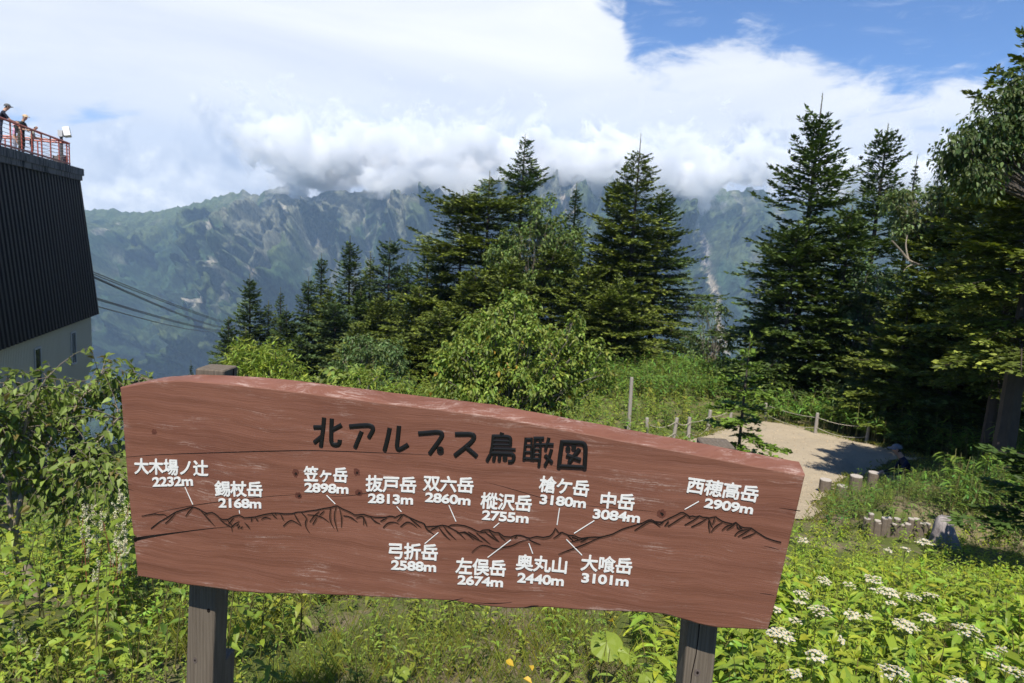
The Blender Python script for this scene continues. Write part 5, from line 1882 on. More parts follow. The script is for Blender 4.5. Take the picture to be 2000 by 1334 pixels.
# the birch at the left, close to the viewer: its own limbs, then leaf sprays along the twigs
def build_near_birch():
    r = np.random.default_rng(77)
    y = 4.9

    def Q(px, py, dy=0.0):
        return P(px, py, y + dy)
    base = gz(P(80, 1250, y)[0], y)
    root = thing('young_birch', 'young birch with a crooked pale trunk and hanging leaves at the left of the board', 'tree', base)
    g = Geo()
    bc = np.array([0.30, 0.25, 0.19])
    trunk = smooth_line(np.array([base - np.array([0, 0, 0.2]), Q(80, 1235), Q(73, 1180), Q(58, 1125), Q(42, 1085), Q(30, 1050), Q(26, 1035)]), 26, 2)
    g.tube(trunk, np.linspace(0.050, 0.034, 26), 9, bc)
    limbs = [[Q(26, 1035), Q(20, 990), Q(14, 940), Q(30, 880, -.1), Q(60, 800, -.2), Q(90, 740, -.3)],
             [Q(26, 1035), Q(38, 1000), Q(44, 950, .1), Q(70, 900, .2), Q(110, 840, .3), Q(160, 780, .3), Q(205, 720, .3)],
             [Q(44, 950, .1), Q(90, 930, -.1), Q(150, 890, -.2), Q(210, 850, -.2), Q(235, 800, -.2)],
             [Q(26, 1035), Q(0, 1020), Q(-60, 990), Q(-120, 930)],
             [Q(110, 840, .3), Q(160, 820, .4), Q(220, 770, .5), Q(280, 735, .5)],
             [Q(14, 940), Q(-20, 880), Q(-10, 800), Q(10, 750)],
             [Q(70, 900, .2), Q(60, 850, .3), Q(70, 800, .4), Q(110, 760, .4)],
             [Q(30, 880, -.1), Q(0, 830, -.3), Q(-40, 790, -.3)],
             [Q(60, 1130), Q(90, 1150, -.1), Q(120, 1185, -.2)], [Q(52, 1108), Q(20, 1120), Q(-10, 1118)],
             [Q(150, 890, -.2), Q(190, 910, -.3), Q(225, 950, -.3)], [Q(90, 930, -.1), Q(120, 960, .1), Q(150, 985, .2)]]
    twig_ends, wts = [], []
    for i, lm in enumerate(limbs):
        q = smooth_line(np.array(lm), 18, 2)
        q = q + 0.012 * r.standard_normal(q.shape) * np.linspace(0, 1, 18)[:, None]
        g.tube(q, np.linspace(0.021 if i < 4 else 0.012, 0.004, 18), 6, bc * (0.8 if i > 3 else 1.0))
        if i in (8, 9):
            continue
        for s in range(5, 18):
            for _ in range(5):
                d = unit(r.standard_normal(3) * np.array([1, 0.9, 0.7]) + np.array([0.1, 0, 0.15]))
                L = r.uniform(0.12, 0.36)
                e = q[s] + d * L
                mid = (q[s] + e) / 2 + np.array([0, 0, 0.03])
                e[2] -= 0.05
                twig_ends.append((q[s], mid, e))
    lb, ld, lu, ll, lc = [], [], [], [], []
    for (a, m, e) in twig_ends:
        tt = np.linspace(0, 1, 4)[:, None]
        q = (1 - tt) ** 2 * a + 2 * tt * (1 - tt) * m + tt ** 2 * e
        g.tube(q, np.linspace(0.004, 0.0015, 4), 3, bc * 0.6, cap=False)
        n = r.integers(4, 8)
        for s in np.linspace(0.25, 1.0, n):
            p = (1 - s) ** 2 * a + 2 * s * (1 - s) * m + s ** 2 * e
            td = unit(e - a)
            lat = unit(np.cross(td, r.standard_normal(3)))
            lb.append(p + r.normal(0, .006, 3))
            ld.append(unit(td * 0.5 + lat * 0.9 + np.array([0, -0.25, -0.45])))
            lu.append(unit(np.array([0, -0.15, 1.0]) + 0.6 * r.standard_normal(3)))
            ll.append(r.uniform(0.042, 0.072))
            c = np.array([0.150, 0.205, 0.040]) * (1 + 0.22 * r.standard_normal())
            if r.random() < 0.05:
                c = np.array([0.16, 0.13, 0.035])
            lc.append(np.clip(c, 0.01, 0.4))
    gl = Geo()
    ll = np.array(ll)
    leaves(gl, np.array(lb), np.array(ld), np.array(lu), ll, ll * 0.66, np.array(lc), 0.25, 0.22, wid=(1.0, 0.66), pos=(0.3, 0.66))
    g.build('trunk', M_BARK, root, base, smooth=True)
    gl.build('foliage', M_LEAF, root, base)


build_near_birch()


# ------------------------------------------------------------------ herbs
def herb(r, h, n, ll, wl, tone, lean=0.12, e_lo=0.0, e_hi=0.9, droop=0.45, whorl=False, tipn=5, stem_c=(0.10, 0.09, 0.03), bare=0.12):
    """one leafy stalk at the origin -> (leaf Geo, stem Geo)"""
    gl, gs = Geo(), Geo()
    la = r.uniform(0, 2 * pi)
    tip = np.array([lean * h * cos(la), lean * h * sin(la), h])
    ts = np.linspace(0, 1, 6)[:, None]
    sp = tip * ts + np.array([0, 0, 0.06 * h]) * ts * (1 - ts)
    gs.tube(sp, np.linspace(0.0042, 0.0016, 6) * (0.6 + h), 4, np.asarray(stem_c))
    t = np.linspace(bare, 0.97, n)
    pos = tip * t[:, None] + np.array([0, 0, 0.06 * h]) * (t * (1 - t))[:, None]
    az = np.arange(n) * 2.4 + r.uniform(0, 6) + r.normal(0, 0.25, n)
    el = e_lo + (e_hi - e_lo) * t ** 1.5 + r.normal(0, 0.15, n)
    d = np.stack([np.cos(az) * np.cos(el), np.sin(az) * np.cos(el), np.sin(el)], -1)
    L = ll * (0.55 + 0.62 * np.sin(pi * np.clip(t * 0.95, 0, 1)) ** 0.8) * r.uniform(0.75, 1.2, n)
    L *= np.where(t > 0.9, 0.7, 1)
    leaves(gl, pos, d, np.tile([0, 0, 1.0], (n, 1)) + 0.18 * r.standard_normal((n, 3)), L, L * wl, tint(r, tone, n, 0.16, 0.08), droop * r.uniform(0.6, 1.4, n), 0.14)
    if tipn:
        az = np.arange(tipn) * 2.4
        el = r.uniform(0.7, 1.3, tipn)
        d = np.stack([np.cos(az) * np.cos(el), np.sin(az) * np.cos(el), np.sin(el)], -1)
        L = ll * 0.42 * r.uniform(0.7, 1.1, tipn)
        leaves(gl, np.tile(tip, (tipn, 1)), d, np.tile([0, 0, 1.0], (tipn, 1)) + 0.3 * r.standard_normal((tipn, 3)), L, L * wl, tint(r, np.asarray(tone) * 1.15, tipn, 0.12), 0.2, 0.14)
    return gl, gs


def flat_geo(g):
    return np.concatenate(g.V), np.concatenate(g.C), g.F, g.M


def scatter(g, protos, pos, rotz, scale, r, colvar=0.12, tiltv=0.08, shift=0):
    """merge many small copies of prototype shapes into one mesh (uncountable ground cover)"""
    which = r.integers(0, len(protos), len(pos))
    for k, (gl, gs) in enumerate(protos):
        m = np.where(which == k)[0]
        if not len(m):
            continue
        for src, mat in ((gl, 0), (gs, 1)):
            if src is None or src.n == 0:
                continue
            V, C, F, M = flat_geo(src)
            c, s = np.cos(rotz[m]), np.sin(rotz[m])
            tx, ty = r.normal(0, tiltv, len(m)), r.normal(0, tiltv, len(m))
            S = scale[m][:, None]
            x = (V[None, :, 0] * c[:, None] - V[None, :, 1] * s[:, None] + V[None, :, 2] * tx[:, None]) * S
            y = (V[None, :, 0] * s[:, None] + V[None, :, 1] * c[:, None] + V[None, :, 2] * ty[:, None]) * S
            z = V[None, :, 2] * S
            W = np.stack([x, y, z], -1) + pos[m][:, None, :]
            cv = np.clip(C[None] * (1 + colvar * r.standard_normal((len(m), 1, 1))) * (1 + 0.6 * colvar * r.standard_normal((len(m), 1, 3)) * np.array([1, 0.2, 0.6])), 0.004, 0.9)
            o = (np.arange(len(m)) * len(V))[:, None, None]
            Fs = [(f[None] + o).reshape(-1, f.shape[1]) for f in F]
            g.add(W.reshape(-1, 3), Fs, cv.reshape(-1, 3), mat)


def field(r, x0, x1, y0, y1, dens, keep=None):
    n = int((x1 - x0) * (y1 - y0) * dens)
    x, y = r.uniform(x0, x1, n), r.uniform(y0, y1, n)
    # stay inside what the view can take in, with a margin for a step aside
    k = np.abs(x) < y * 0.86 + 1.2
    if keep is not None:
        k &= keep(x, y)
    x, y = x[k], y[k]
    return np.stack([x, y, terrain(x, y)], -1)


GREEN = (0.260, 0.335, 0.036)
LIME = (0.165, 0.225, 0.030)
DEEP = (0.045, 0.085, 0.020)
YARD_PAD = 0.0


def off_yard(x, y):
    return ~(in_yard(x, y) | in_yard(x - 0.15, y) | in_yard(x, y + 0.25) | in_yard(x, y - 0.15))


def bed(x, y):
    return (x - 4.75 - 0.80 * (y - 9.2) > 0.1) & (y > 9.3) & (y < 17)


FENCE = np.array([ground_hit(*q)[:2] for q in ((1496, 822), (1592, 848), (1690, 872), (1800, 898), (1990, 930))])
BARE = ground_hit(1400, 805)[:2]


def build_cover():
    r = np.random.default_rng(400)
    # --- aster leaves, the bright field at the lower right
    pr = [herb(r, r.uniform(0.38, 0.6), r.integers(14, 20), r.uniform(0.12, 0.165), 0.27, GREEN, 0.2, 0.05, 0.8, 0.5) for _ in range(8)]

    def keep(x, y):
        edge = 0.62 + 0.28 * N1(x * 0.9, y * 0.9) + 0.08 * y
        dn = 1.0 * (x > edge)
        return (r.random(len(x)) < dn) & off_yard(x, y) & ~bed(x, y)
    p = field(r, 0.1, 8.5, 2.35, 9.6, 34, keep)
    g = Geo()
    scatter(g, pr, p, r.uniform(0, 6.28, len(p)), r.uniform(0.7, 1.2, len(p)) * np.where(p[:, 0] < 1.1, 0.75, 1.0) * np.interp(p[:, 1], [4.5, 6.8], [1.0, 0.42]), r)
    stuff(g.build('leafy_ground_cover', [M_HERB, M_STEM]))
    # --- sparse weeds and grass on the poor soil below the board
    pr = [herb(r, r.uniform(0.12, 0.3), r.integers(8, 14), r.uniform(0.04, 0.075), 0.3, (0.22, 0.28, 0.038), 0.2, 0.1, 0.9, 0.4) for _ in range(6)]

    def keep2(x, y):
        k = N2.fbm(x * 1.1 + 4, y * 1.1, 3)
        return (r.random(len(x)) < np.where(k > 0.02, 0.8, 0.14)) & off_yard(x, y) & (x < 3.0)
    p = field(r, -2.4, 3.0, 2.9, 6.5, 95, keep2)
    g = Geo()
    scatter(g, pr, p, r.uniform(0, 6.28, len(p)), r.uniform(0.6, 1.3, len(p)), r)
    stuff(g.build('low_weeds', [M_HERB, M_STEM]))
    # grass blades
    p = field(r, -2.6, 4.0, 2.8, 6.8, 1900, lambda x, y: (r.random(len(x)) < 0.16 + 0.8 * ss(-0.1, 0.3, N1.fbm(x * 0.9 + 7, y * 0.9, 3))) & off_yard(x, y))
    n = len(p)
    az = r.uniform(0, 6.28, n)
    d = unit(np.stack([np.cos(az) * 0.45, np.sin(az) * 0.45, np.ones(n)], -1))
    L = r.uniform(0.06, 0.24, n)
    g = Geo()
    leaves(g, p, d, unit(np.stack([np.sin(az), -np.cos(az), 0 * az], -1) + 0.3 * r.standard_normal((n, 3))), L, np.full(n, 0.006), tint(r, (0.20, 0.235, 0.042), n, 0.25, 0.15), 0.35 * r.random(n), 0.1)
    p2 = p[r.random(n) < 0.22]
    n = len(p2)
    az = r.uniform(0, 6.28, n)
    d = unit(np.stack([np.cos(az) * 0.7, np.sin(az) * 0.7, np.ones(n)], -1))
    L = r.uniform(0.06, 0.2, n)
    leaves(g, p2 + np.array([0.02, 0.01, 0]), d, unit(np.stack([np.sin(az), -np.cos(az), 0 * az], -1)), L, np.full(n, 0.004), tint(r, (0.30, 0.24, 0.13), n, 0.2, 0.1), 0.3, 0.1)
    stuff(g.build('grass', M_HERB))
    x, y = r.uniform(2, 15, 60000), r.uniform(9.5, 24, 60000)
    k = ~in_yard(x, y) & (in_yard(x + 0.3, y) | in_yard(x - 0.3, y) | in_yard(x, y + 0.45) | in_yard(x, y - 0.45))
    k |= in_yard(x, y) & (r.random(len(x)) < 0.35) & ~(in_yard(x + 0.16, y) & in_yard(x - 0.16, y) & in_yard(x, y + 0.2) & in_yard(x, y - 0.2))
    x, y = x[k], y[k]
    n = len(x)
    az = r.uniform(0, 6.28, n)
    d = unit(np.stack([np.cos(az) * 0.6, np.sin(az) * 0.6, np.ones(n)], -1))
    g = Geo()
    leaves(g, np.stack([x, y, terrain(x, y) + 0.02], -1), d, unit(np.stack([np.sin(az), -np.cos(az), 0 * az], -1)), r.uniform(0.07, 0.22, n), np.full(n, 0.018), tint(r, (0.22, 0.235, 0.05), n, 0.25, 0.15), 0.35, 0.1)
    stuff(g.build('rim_grass', M_HERB))
    # --- mixed herbs at the left, up to the birch and beyond
    pr = [herb(r, r.uniform(0.35, 0.7), r.integers(12, 18), r.uniform(0.07, 0.12), 0.45, (0.225, 0.295, 0.038), 0.18, -0.05, 0.7, 0.5) for _ in range(7)]
    p = field(r, -9.5, -0.9, 2.4, 12, 26, lambda x, y: (x < -1.15 - 0.25 * N1(y * 1.5, 0.5) - 0.12 * (y - 3) + 0.0))
    g = Geo()
    scatter(g, pr, p, r.uniform(0, 6.28, len(p)), r.uniform(0.55, 1.15, len(p)) * np.where(p[:, 1] < 3.2, 0.6, 1.0), r, 0.2)
    stuff(g.build('mixed_herbs', [M_HERB, M_STEM]))
    # --- far slope cover between the sign and the trees
    pr = [herb(r, r.uniform(0.45, 0.9), r.integers(10, 15), r.uniform(0.13, 0.2), 0.36, (0.17, 0.235, 0.038), 0.2, 0.0, 0.8, 0.5) for _ in range(6)]
    p = field(r, -12, 9.5, 9.0, 33, 11, lambda x, y: off_yard(x, y) & (r.random(len(x)) < np.where(((x - BARE[0]) / 1.0) ** 2 + ((y - BARE[1]) / 1.7) ** 2 < 1, 0.15, 0.9)) & ~bed(x, y) & ~((x > 3.0 + 0.06 * y) & (y < 19)))
    g = Geo()
    scatter(g, pr, p, r.uniform(0, 6.28, len(p)), r.uniform(0.5, 1.2, len(p)), r, 0.22)
    stuff(g.build('slope_herbs', [M_HERB, M_STEM]))
    # --- bamboo grass on the bank and behind the rope fence
    def sasa():
        gl, gs = Geo(), Geo()
        h = r.uniform(0.55, 1.05)
        gs.tube(np.array([[0, 0, 0], [0.03, 0, h * 0.5], [0.07, 0.02, h]]), 0.005, 4, (0.14, 0.14, 0.05))
        n = r.integers(8, 13)
        az = r.uniform(0, 6.28, n)
        el = r.uniform(-0.15, 0.75, n)
        t = r.uniform(0.45, 1.0, n)
        d = np.stack([np.cos(az) * np.cos(el), np.sin(az) * np.cos(el), np.sin(el)], -1)
        L = r.uniform(0.16, 0.27, n)
        leaves(gl, np.stack([0.07 * t, 0.02 * t, h * t], -1), d, np.tile([0, 0, 1.0], (n, 1)) + 0.2 * r.standard_normal((n, 3)), L, L * 0.22, tint(r, (0.135, 0.23, 0.04), n, 0.2, 0.1), 0.45, 0.1)
        return gl, gs
    pr = [sasa() for _ in range(7)]

    def keep3(x, y):
        bank = ((x - 6.6) / 6.4) ** 2 + ((y - 30.5) / 6.0) ** 2 < 1.0
        fy = np.interp(x, FENCE[:, 0], FENCE[:, 1])
        behind = (y > fy + 0.25) & (y < fy + 9) & (x > FENCE[0, 0] - 0.3)
        bare = ((x - BARE[0]) / 0.9) ** 2 + ((y - BARE[1]) / 1.6) ** 2 < 1
        return (bank | behind) & off_yard(x, y) & ~bare
    p = field(r, 1.0, 22, 13, 37, 22, keep3)
    g = Geo()
    scatter(g, pr, p, r.uniform(0, 6.28, len(p)), r.uniform(0.7, 1.25, len(p)), r, 0.18)
    stuff(g.build('bamboo_grass', [M_HERB, M_STEM]))
    # --- darker leafy cover of the raised bed by the log edging
    pr = [herb(r, r.uniform(0.4, 0.7), r.integers(14, 20), r.uniform(0.06, 0.10), 0.42, (0.15, 0.215, 0.038), 0.25, -0.1, 0.8, 0.45) for _ in range(6)] + [sasa() for _ in range(4)]
    p = field(r, 4.5, 16, 9.02, 17.5, 85, lambda x, y: off_yard(x, y) & (x - 4.75 - 0.80 * (y - 9.2) > -1.0 + 0.3 * N1(x * 2, y * 2)))
    g = Geo()
    scatter(g, pr, p, r.uniform(0, 6.28, len(p)), r.uniform(0.75, 1.1, len(p)) * np.where(p[:, 0] - 4.75 - 0.80 * (p[:, 1] - 9.2) > 1.3, 0.80, 0.50) * np.interp(p[:, 1], [10.3, 12.0], [1.0, 0.62]), r, 0.2)
    stuff(g.build('bed_shrubs', [M_HERB, M_STEM]))


build_cover()
# ------------------------------------------------------------------ single plants that can be told apart
M_YELLOW = simple('yellow flower centre', (0.62, 0.42, 0.05), 0.7, 0.2, 0.2, 80)


def put(proto_parts, name, label, cat, loc, rotz, scale, group):
    """a thing from shared part meshes: proto_parts = [(part name, mesh data)]"""
    root = thing(name, label, cat, loc, group)
    root.rotation_euler = (0, 0, rotz)
    root.scale = (scale,) * 3
    for pn, me in proto_parts:
        o = bpy.data.objects.new(pn, me)
        COL.objects.link(o)
        o.parent = root
    return root


def proto(*parts):
    """build part meshes once, keep the data only"""
    res = []
    for pn, g, mats in parts:
        o = g.build(pn, mats)
        res.append((pn, o.data))
        bpy.data.objects.remove(o)
    return res


def daisy_head(r, g, c, up, rad, mat_petal=0, mat_c=1):
    a = unit(np.cross(up, r.standard_normal(3)))
    b = np.cross(up, a)
    n = r.integers(8, 11)
    th = np.arange(n) * 2 * pi / n + r.uniform(0, 1)
    d = np.cos(th)[:, None] * a + np.sin(th)[:, None] * b + up * r.uniform(-0.1, 0.25, n)[:, None]
    base = c + d * rad * 0.22
    side = np.cross(d, up)
    w = rad * 0.21
    V = np.stack([base - side * w * 0.5, base + side * w * 0.5, base + d * rad * 0.6 + side * w, base + d * rad * 0.86, base + d * rad * 0.6 - side * w], 1)
    g.add(V.reshape(-1, 3), np.arange(5 * n).reshape(n, 5), (0.52, 0.51, 0.45), mat_petal)
    th = np.arange(7) * 2 * pi / 7
    ring = c + (np.cos(th)[:, None] * a + np.sin(th)[:, None] * b) * rad * 0.36 + up * rad * 0.06
    g.add(np.concatenate([ring, [c + up * rad * 0.2]]), np.array([[i, (i + 1) % 7, 7] for i in range(7)]), (0.6, 0.42, 0.05), mat_c)


def aster(r, h, nflower, spread):
    gl, gs = herb(r, h * 0.93, r.integers(15, 20), r.uniform(0.11, 0.14), 0.28, GREEN, 0.08, 0.05, 0.7, 0.5, tipn=3)
    gf = Geo()
    top = np.array([0, 0, h * 0.86])
    for k in range(nflower):
        a = k * 2.39996
        q = spread * sqrt((k + 0.5) / nflower) * np.array([cos(a), sin(a)]) + r.normal(0, 0.004, 2)
        c = np.array([q[0], q[1], h + 0.006 * r.standard_normal() - 0.30 * (q @ q) / spread])
        gs.tube(np.array([top + np.array([q[0], q[1], 0]) * 0.15, (top + c) / 2 + np.array([q[0], q[1], 0]) * 0.12, c]), 0.0011, 3, (0.10, 0.14, 0.03), cap=False)
        daisy_head(r, gf, c, unit(np.array([q[0] * 2.5, q[1] * 2.5 - 0.12, 1.0]) + 0.18 * r.standard_normal(3)), r.uniform(0.0105, 0.0135))
    return proto(('foliage', gl, M_HERB), ('stem', gs, M_STEM), ('flower_head', gf, [M_PETAL, M_YELLOW]))


FLOWERS = [((1610, 1128), 34, None), ((1660, 1133), 30, None), ((1706, 1126), 40, None), ((1737, 1154), 50, 'round white flower head, uppermost of the large ones, with a smaller one just below it'),
           ((1743, 1170), 22, None), ((1784, 1160), 36, None), ((1820, 1158), 34, None), ((1568, 1154), 34, None), ((1562, 1168), 22, None),
           ((1602, 1190), 45, 'broad white flower head close to the right end of the board'), ((1666, 1195), 40, None), ((1695, 1195), 28, None), ((1813, 1200), 36, None),
           ((1770, 1219), 52, 'wide dense white flower head left of the largest one'), ((1890, 1228), 68, 'largest white flower head, at the far lower right'),
           ((1525, 1237), 50, 'white flower head tucked under the lower right corner of the board'), ((1596, 1273), 40, 'white flower head standing alone below the board corner'),
           ((1552, 1303), 26, None), ((1747, 1311), 48, 'tall white flower head cut by the bottom edge, right of the middle'), ((1940, 1270), 30, None), ((1957, 1258), 24, None), ((1969, 1295), 30, None),
           ((1996, 1307), 34, None), ((1874, 1327), 36, None), ((1708, 1145), 24, None), ((1805, 1053), 36, 'small white flower head in front of the grey weathered stump'), ((1568, 1046), 30, None), ((1554, 1203), 22, None), ((1519, 1182), 28, None),
           ((1770, 1065), 24, None), ((1735, 1068), 22, None), ((1640, 1240), 22, None)]


def build_flowers():
    r = np.random.default_rng(900)
    small = [aster(r, 0.62, 12, 0.042) for _ in range(3)]
    mid = [aster(r, 0.64, 26, 0.064) for _ in range(3)]
    big = [aster(r, 0.66, 48, 0.088) for _ in range(2)]
    for (px, w, lab) in FLOWERS:
        hit = ground_hit(px[0], px[1], 0.60 if w > 30 else 0.58, y0=2.2)
        pool = big if w >= 45 else mid if w >= 32 else small
        pp = pool[r.integers(0, len(pool))]
        base_w = 0.19 if w >= 45 else 0.135 if w >= 32 else 0.10
        sc = np.clip(0.9 * (w * hit[1] / FPX) / base_w, 0.65, 1.25)
        hh = 0.65
        loc = np.array([hit[0], hit[1], hit[2] - hh * sc])
        put(pp, 'flowering_aster', lab or 'white flowered aster with a flat flower head in the leafy field right of the board', 'flower', loc, r.uniform(0, 6.28), sc, 'white flowering asters')


def build_plumes():
    r = np.random.default_rng(910)

    def knot(h, npl, flower=True):
        gl, gs = herb(r, h, r.integers(12, 16), r.uniform(0.11, 0.15), 0.56, (0.19, 0.26, 0.036), 0.16, -0.05, 0.6, 0.5, stem_c=(0.20, 0.07, 0.04))
        plumes = []
        for k in range(npl):
            gp = Geo()
            plumes.append(('flower_plume', gp, M_PETAL))
            t = r.uniform(0.72, 1.0)
            o = np.array([0.12 * h * t * r.uniform(0, 1), 0.0, h * t])
            d = unit(np.array([r.normal(0, .35), r.normal(0, .35), 1.0]))
            L = r.uniform(0.07, 0.14)
            n = 70
            s = r.random(n)
            q = o + d * (L * s)[:, None] + r.normal(0, 0.010, (n, 3)) * (1.15 - s)[:, None]
            kites(gp, q, rand_dirs(r, n), rand_dirs(r, n), np.full(n, 0.012), np.full(n, 0.010), tint(r, (0.55, 0.52, 0.36), n, 0.15, 0.05))
            gs.tube(np.array([o, o + d * L]), 0.0014, 3, (0.2, 0.18, 0.08), cap=False)
        return proto(('foliage', gl, M_HERB), ('stem', gs, M_STEM), *plumes)
    kinds = [knot(0.95, 5) for _ in range(3)]
    spots = [((152, 1010), 4.1), ((178, 1020), 4.2), ((190, 1000), 4.3), ((205, 1060), 3.9), ((220, 970), 4.3), ((238, 960), 4.4), ((242, 1010), 4.1), ((230, 1080), 3.8), ((196, 1095), 3.7), ((168, 1050), 4.0), ((246, 1075), 3.9)]
    for px, y in spots:
        t = P(*px, y)
        g = float(terrain(t[0], y))
        put(kinds[r.integers(0, 3)], 'knotweed', 'leafy knotweed stalk with cream flower plumes beside the left end of the board', 'wild plant', (t[0], y, g), r.uniform(0, 6.28), (t[2] - g) / 0.97, 'knotweed with cream plumes')
    for px, y in (((20, 1215), 3.3), ((35, 1235), 3.2), ((8, 1190), 3.4), ((75, 1262), 3.1)):
        t = P(*px, y)
        g = float(terrain(t[0], y))
        put(kinds[r.integers(0, 3)], 'knotweed', 'pale feathery plume plant at the lower left edge under the birch', 'wild plant', (t[0], y, g), r.uniform(0, 6.28), (t[2] - g) / 0.97, 'plume plants at the lower left edge')
    # leafy stalks that stand out below the board
    stalk = []
    for _ in range(4):
        gl, gs = herb(r, 0.6, 22, 0.095, 0.2, (0.20, 0.28, 0.038), 0.1, 0.35, 1.1, 0.25)
        stalk.append(proto(('foliage', gl, M_HERB), ('stem', gs, M_STEM)))
    for px in ((510, 1190), (545, 1185), (640, 1200), (635, 1250), (690, 1245), (735, 1215), (740, 1170), (830, 1165), (835, 1225), (855, 1290), (640, 1290), (590, 1300), (700, 1300), (880, 1250), (470, 1290), (770, 1300)):
        y = 3.7 if px[1] < 1210 else 3.5 if px[1] < 1260 else 3.3
        t = P(*px, y)
        g = float(terrain(t[0], y))
        put(stalk[r.integers(0, 4)], 'leafy_stalk', 'narrow leafed green weed stalk standing in the thin grass below the board', 'wild plant', (t[0], y, g), r.uniform(0, 6.28), np.clip((t[2] - g) / 0.62, 0.4, 1.4), 'leafy stalks below the board')
    # broad butterbur leaves
    def round_leaf(R):
        g = Geo()
        n = 18
        th = np.linspace(radians(9), radians(351), n) + pi / 2
        rr = R * (1 + 0.05 * np.sin(th * 9) + 0.03 * r.standard_normal(n)) * (0.86 + 0.2 * np.abs(np.sin((th - pi / 2) / 2)))
        rim = np.stack([rr * np.cos(th), rr * np.sin(th), 0.10 * R * np.sin(5 * th) - 0.22 * R + 0.05 * R * r.standard_normal(n)], -1)
        midr = rim * 0.55 + np.array([0, 0, 0.05 * R])
        V = np.concatenate([[[0, 0, 0.0]], midr, rim])
        k = np.arange(n - 1)
        T = np.stack([0 * k, 1 + k, 2 + k], -1)
        Q = np.stack([1 + k, 1 + n + k, 2 + n + k, 2 + k], -1)
        c = tint(r, (0.22, 0.30, 0.042), 1, 0.06, 0.03)[0]
        g.add(V, [T, Q], c)
        s = Geo()
        return g, s
    fl = []
    for R in (0.088, 0.07, 0.055):
        g, s = round_leaf(R)
        s.tube(np.array([[0, 0, -0.35], [0.01, 0.02, -0.15], [0, 0, 0]]), 0.003, 5, (0.14, 0.18, 0.04))
        fl.append(proto(('leaf', g, M_HERB), ('stem', s, M_STEM)))
    for px, y, k, tl in (((1185, 1255), 3.0, 0, (0.8, -0.1)), ((1228, 1278), 2.95, 2, (0.3, 0.5)), ((780, 1312), 2.85, 2, (0.5, 0)),
                         ((1275, 1330), 2.75, 1, (0.6, 0.1)), ((1440, 1215), 3.2, 1, (0.7, 0.1)), ((1452, 1280), 2.9, 1, (0.7, -0.2))):
        y = y + 0.42
        t = P(*px, y)
        o = put(fl[k], 'butterbur_leaf', 'single large rounded pale green leaf among the weeds below the board', 'wild plant', t, r.uniform(-0.6, 0.6), 1.0, 'large rounded leaves below the board')
        o.rotation_euler = (tl[0] * 0.7, tl[1], r.uniform(-0.5, 0.5))
    # yellowed leaves
    g = Geo()
    leaves(g, np.zeros((1, 3)), np.array([[0.3, 0, 0.1]]) / 0.316, np.array([[0, 0, 1.0]]), np.array([0.055]), np.array([0.04]), np.array([[0.62, 0.42, 0.04]]), 0.3, 0.3)
    o = g.build('yellow_leaf', M_HERB)
    me = o.data
    bpy.data.objects.remove(o)
    for px, y in (((988, 1290), 2.95), ((1033, 1300), 2.9), ((1022, 1325), 2.8), ((1197, 1215), 3.3), ((228, 1205), 3.6), ((215, 1290), 3.0)):
        o = bpy.data.objects.new('yellow_leaf', me)
        COL.objects.link(o)
        o.location = tuple(P(*px, y + 0.42))
        o.rotation_euler = (r.uniform(-.5, .9), r.uniform(-.6, .6), r.uniform(0, 6.28))
        tag(o, 'yellowed leaf hanging among the green weeds below the board', 'leaf', 'yellowed leaves')


build_flowers()
build_plumes()


# ------------------------------------------------------------------ posts, ropes, logs
M_GREYPOST = post_wood('silvery weathered post', (0.42, 0.39, 0.35), (0.20, 0.175, 0.15))
M_LOGSIDE = simple('log bark side', (0.15, 0.122, 0.098), 0.9, 0.1, 0.5, 18, bump=0.5)
M_LOGTOP = simple('sawn log end', (0.36, 0.325, 0.29), 0.9, 0.1, 0.2, 25)
M_ROPE = simple('pale rope', (0.36, 0.33, 0.26), 0.9, 0.1, 0.2, 60)


def round_post(g, base, h, rad, lean=(0, 0), n=10, r=None):
    ts = np.array([-0.25, 0, 0.3, 0.6, 0.93, 0.985, 1.0])
    pts = np.stack([base[0] + lean[0] * ts * h, base[1] + lean[1] * ts * h, base[2] + ts * h], -1)
    g.tube(pts, rad * np.array([1, 1, 0.98, 0.97, 0.96, 0.9, 0.78]), n)


def rope_between(g, a, b, sag, rad=0.014):
    t = np.linspace(0, 1, 12)[:, None]
    q = a + (b - a) * t
    q[:, 2] -= (4 * sag * t * (1 - t))[:, 0]
    g.tube(q, rad, 5)


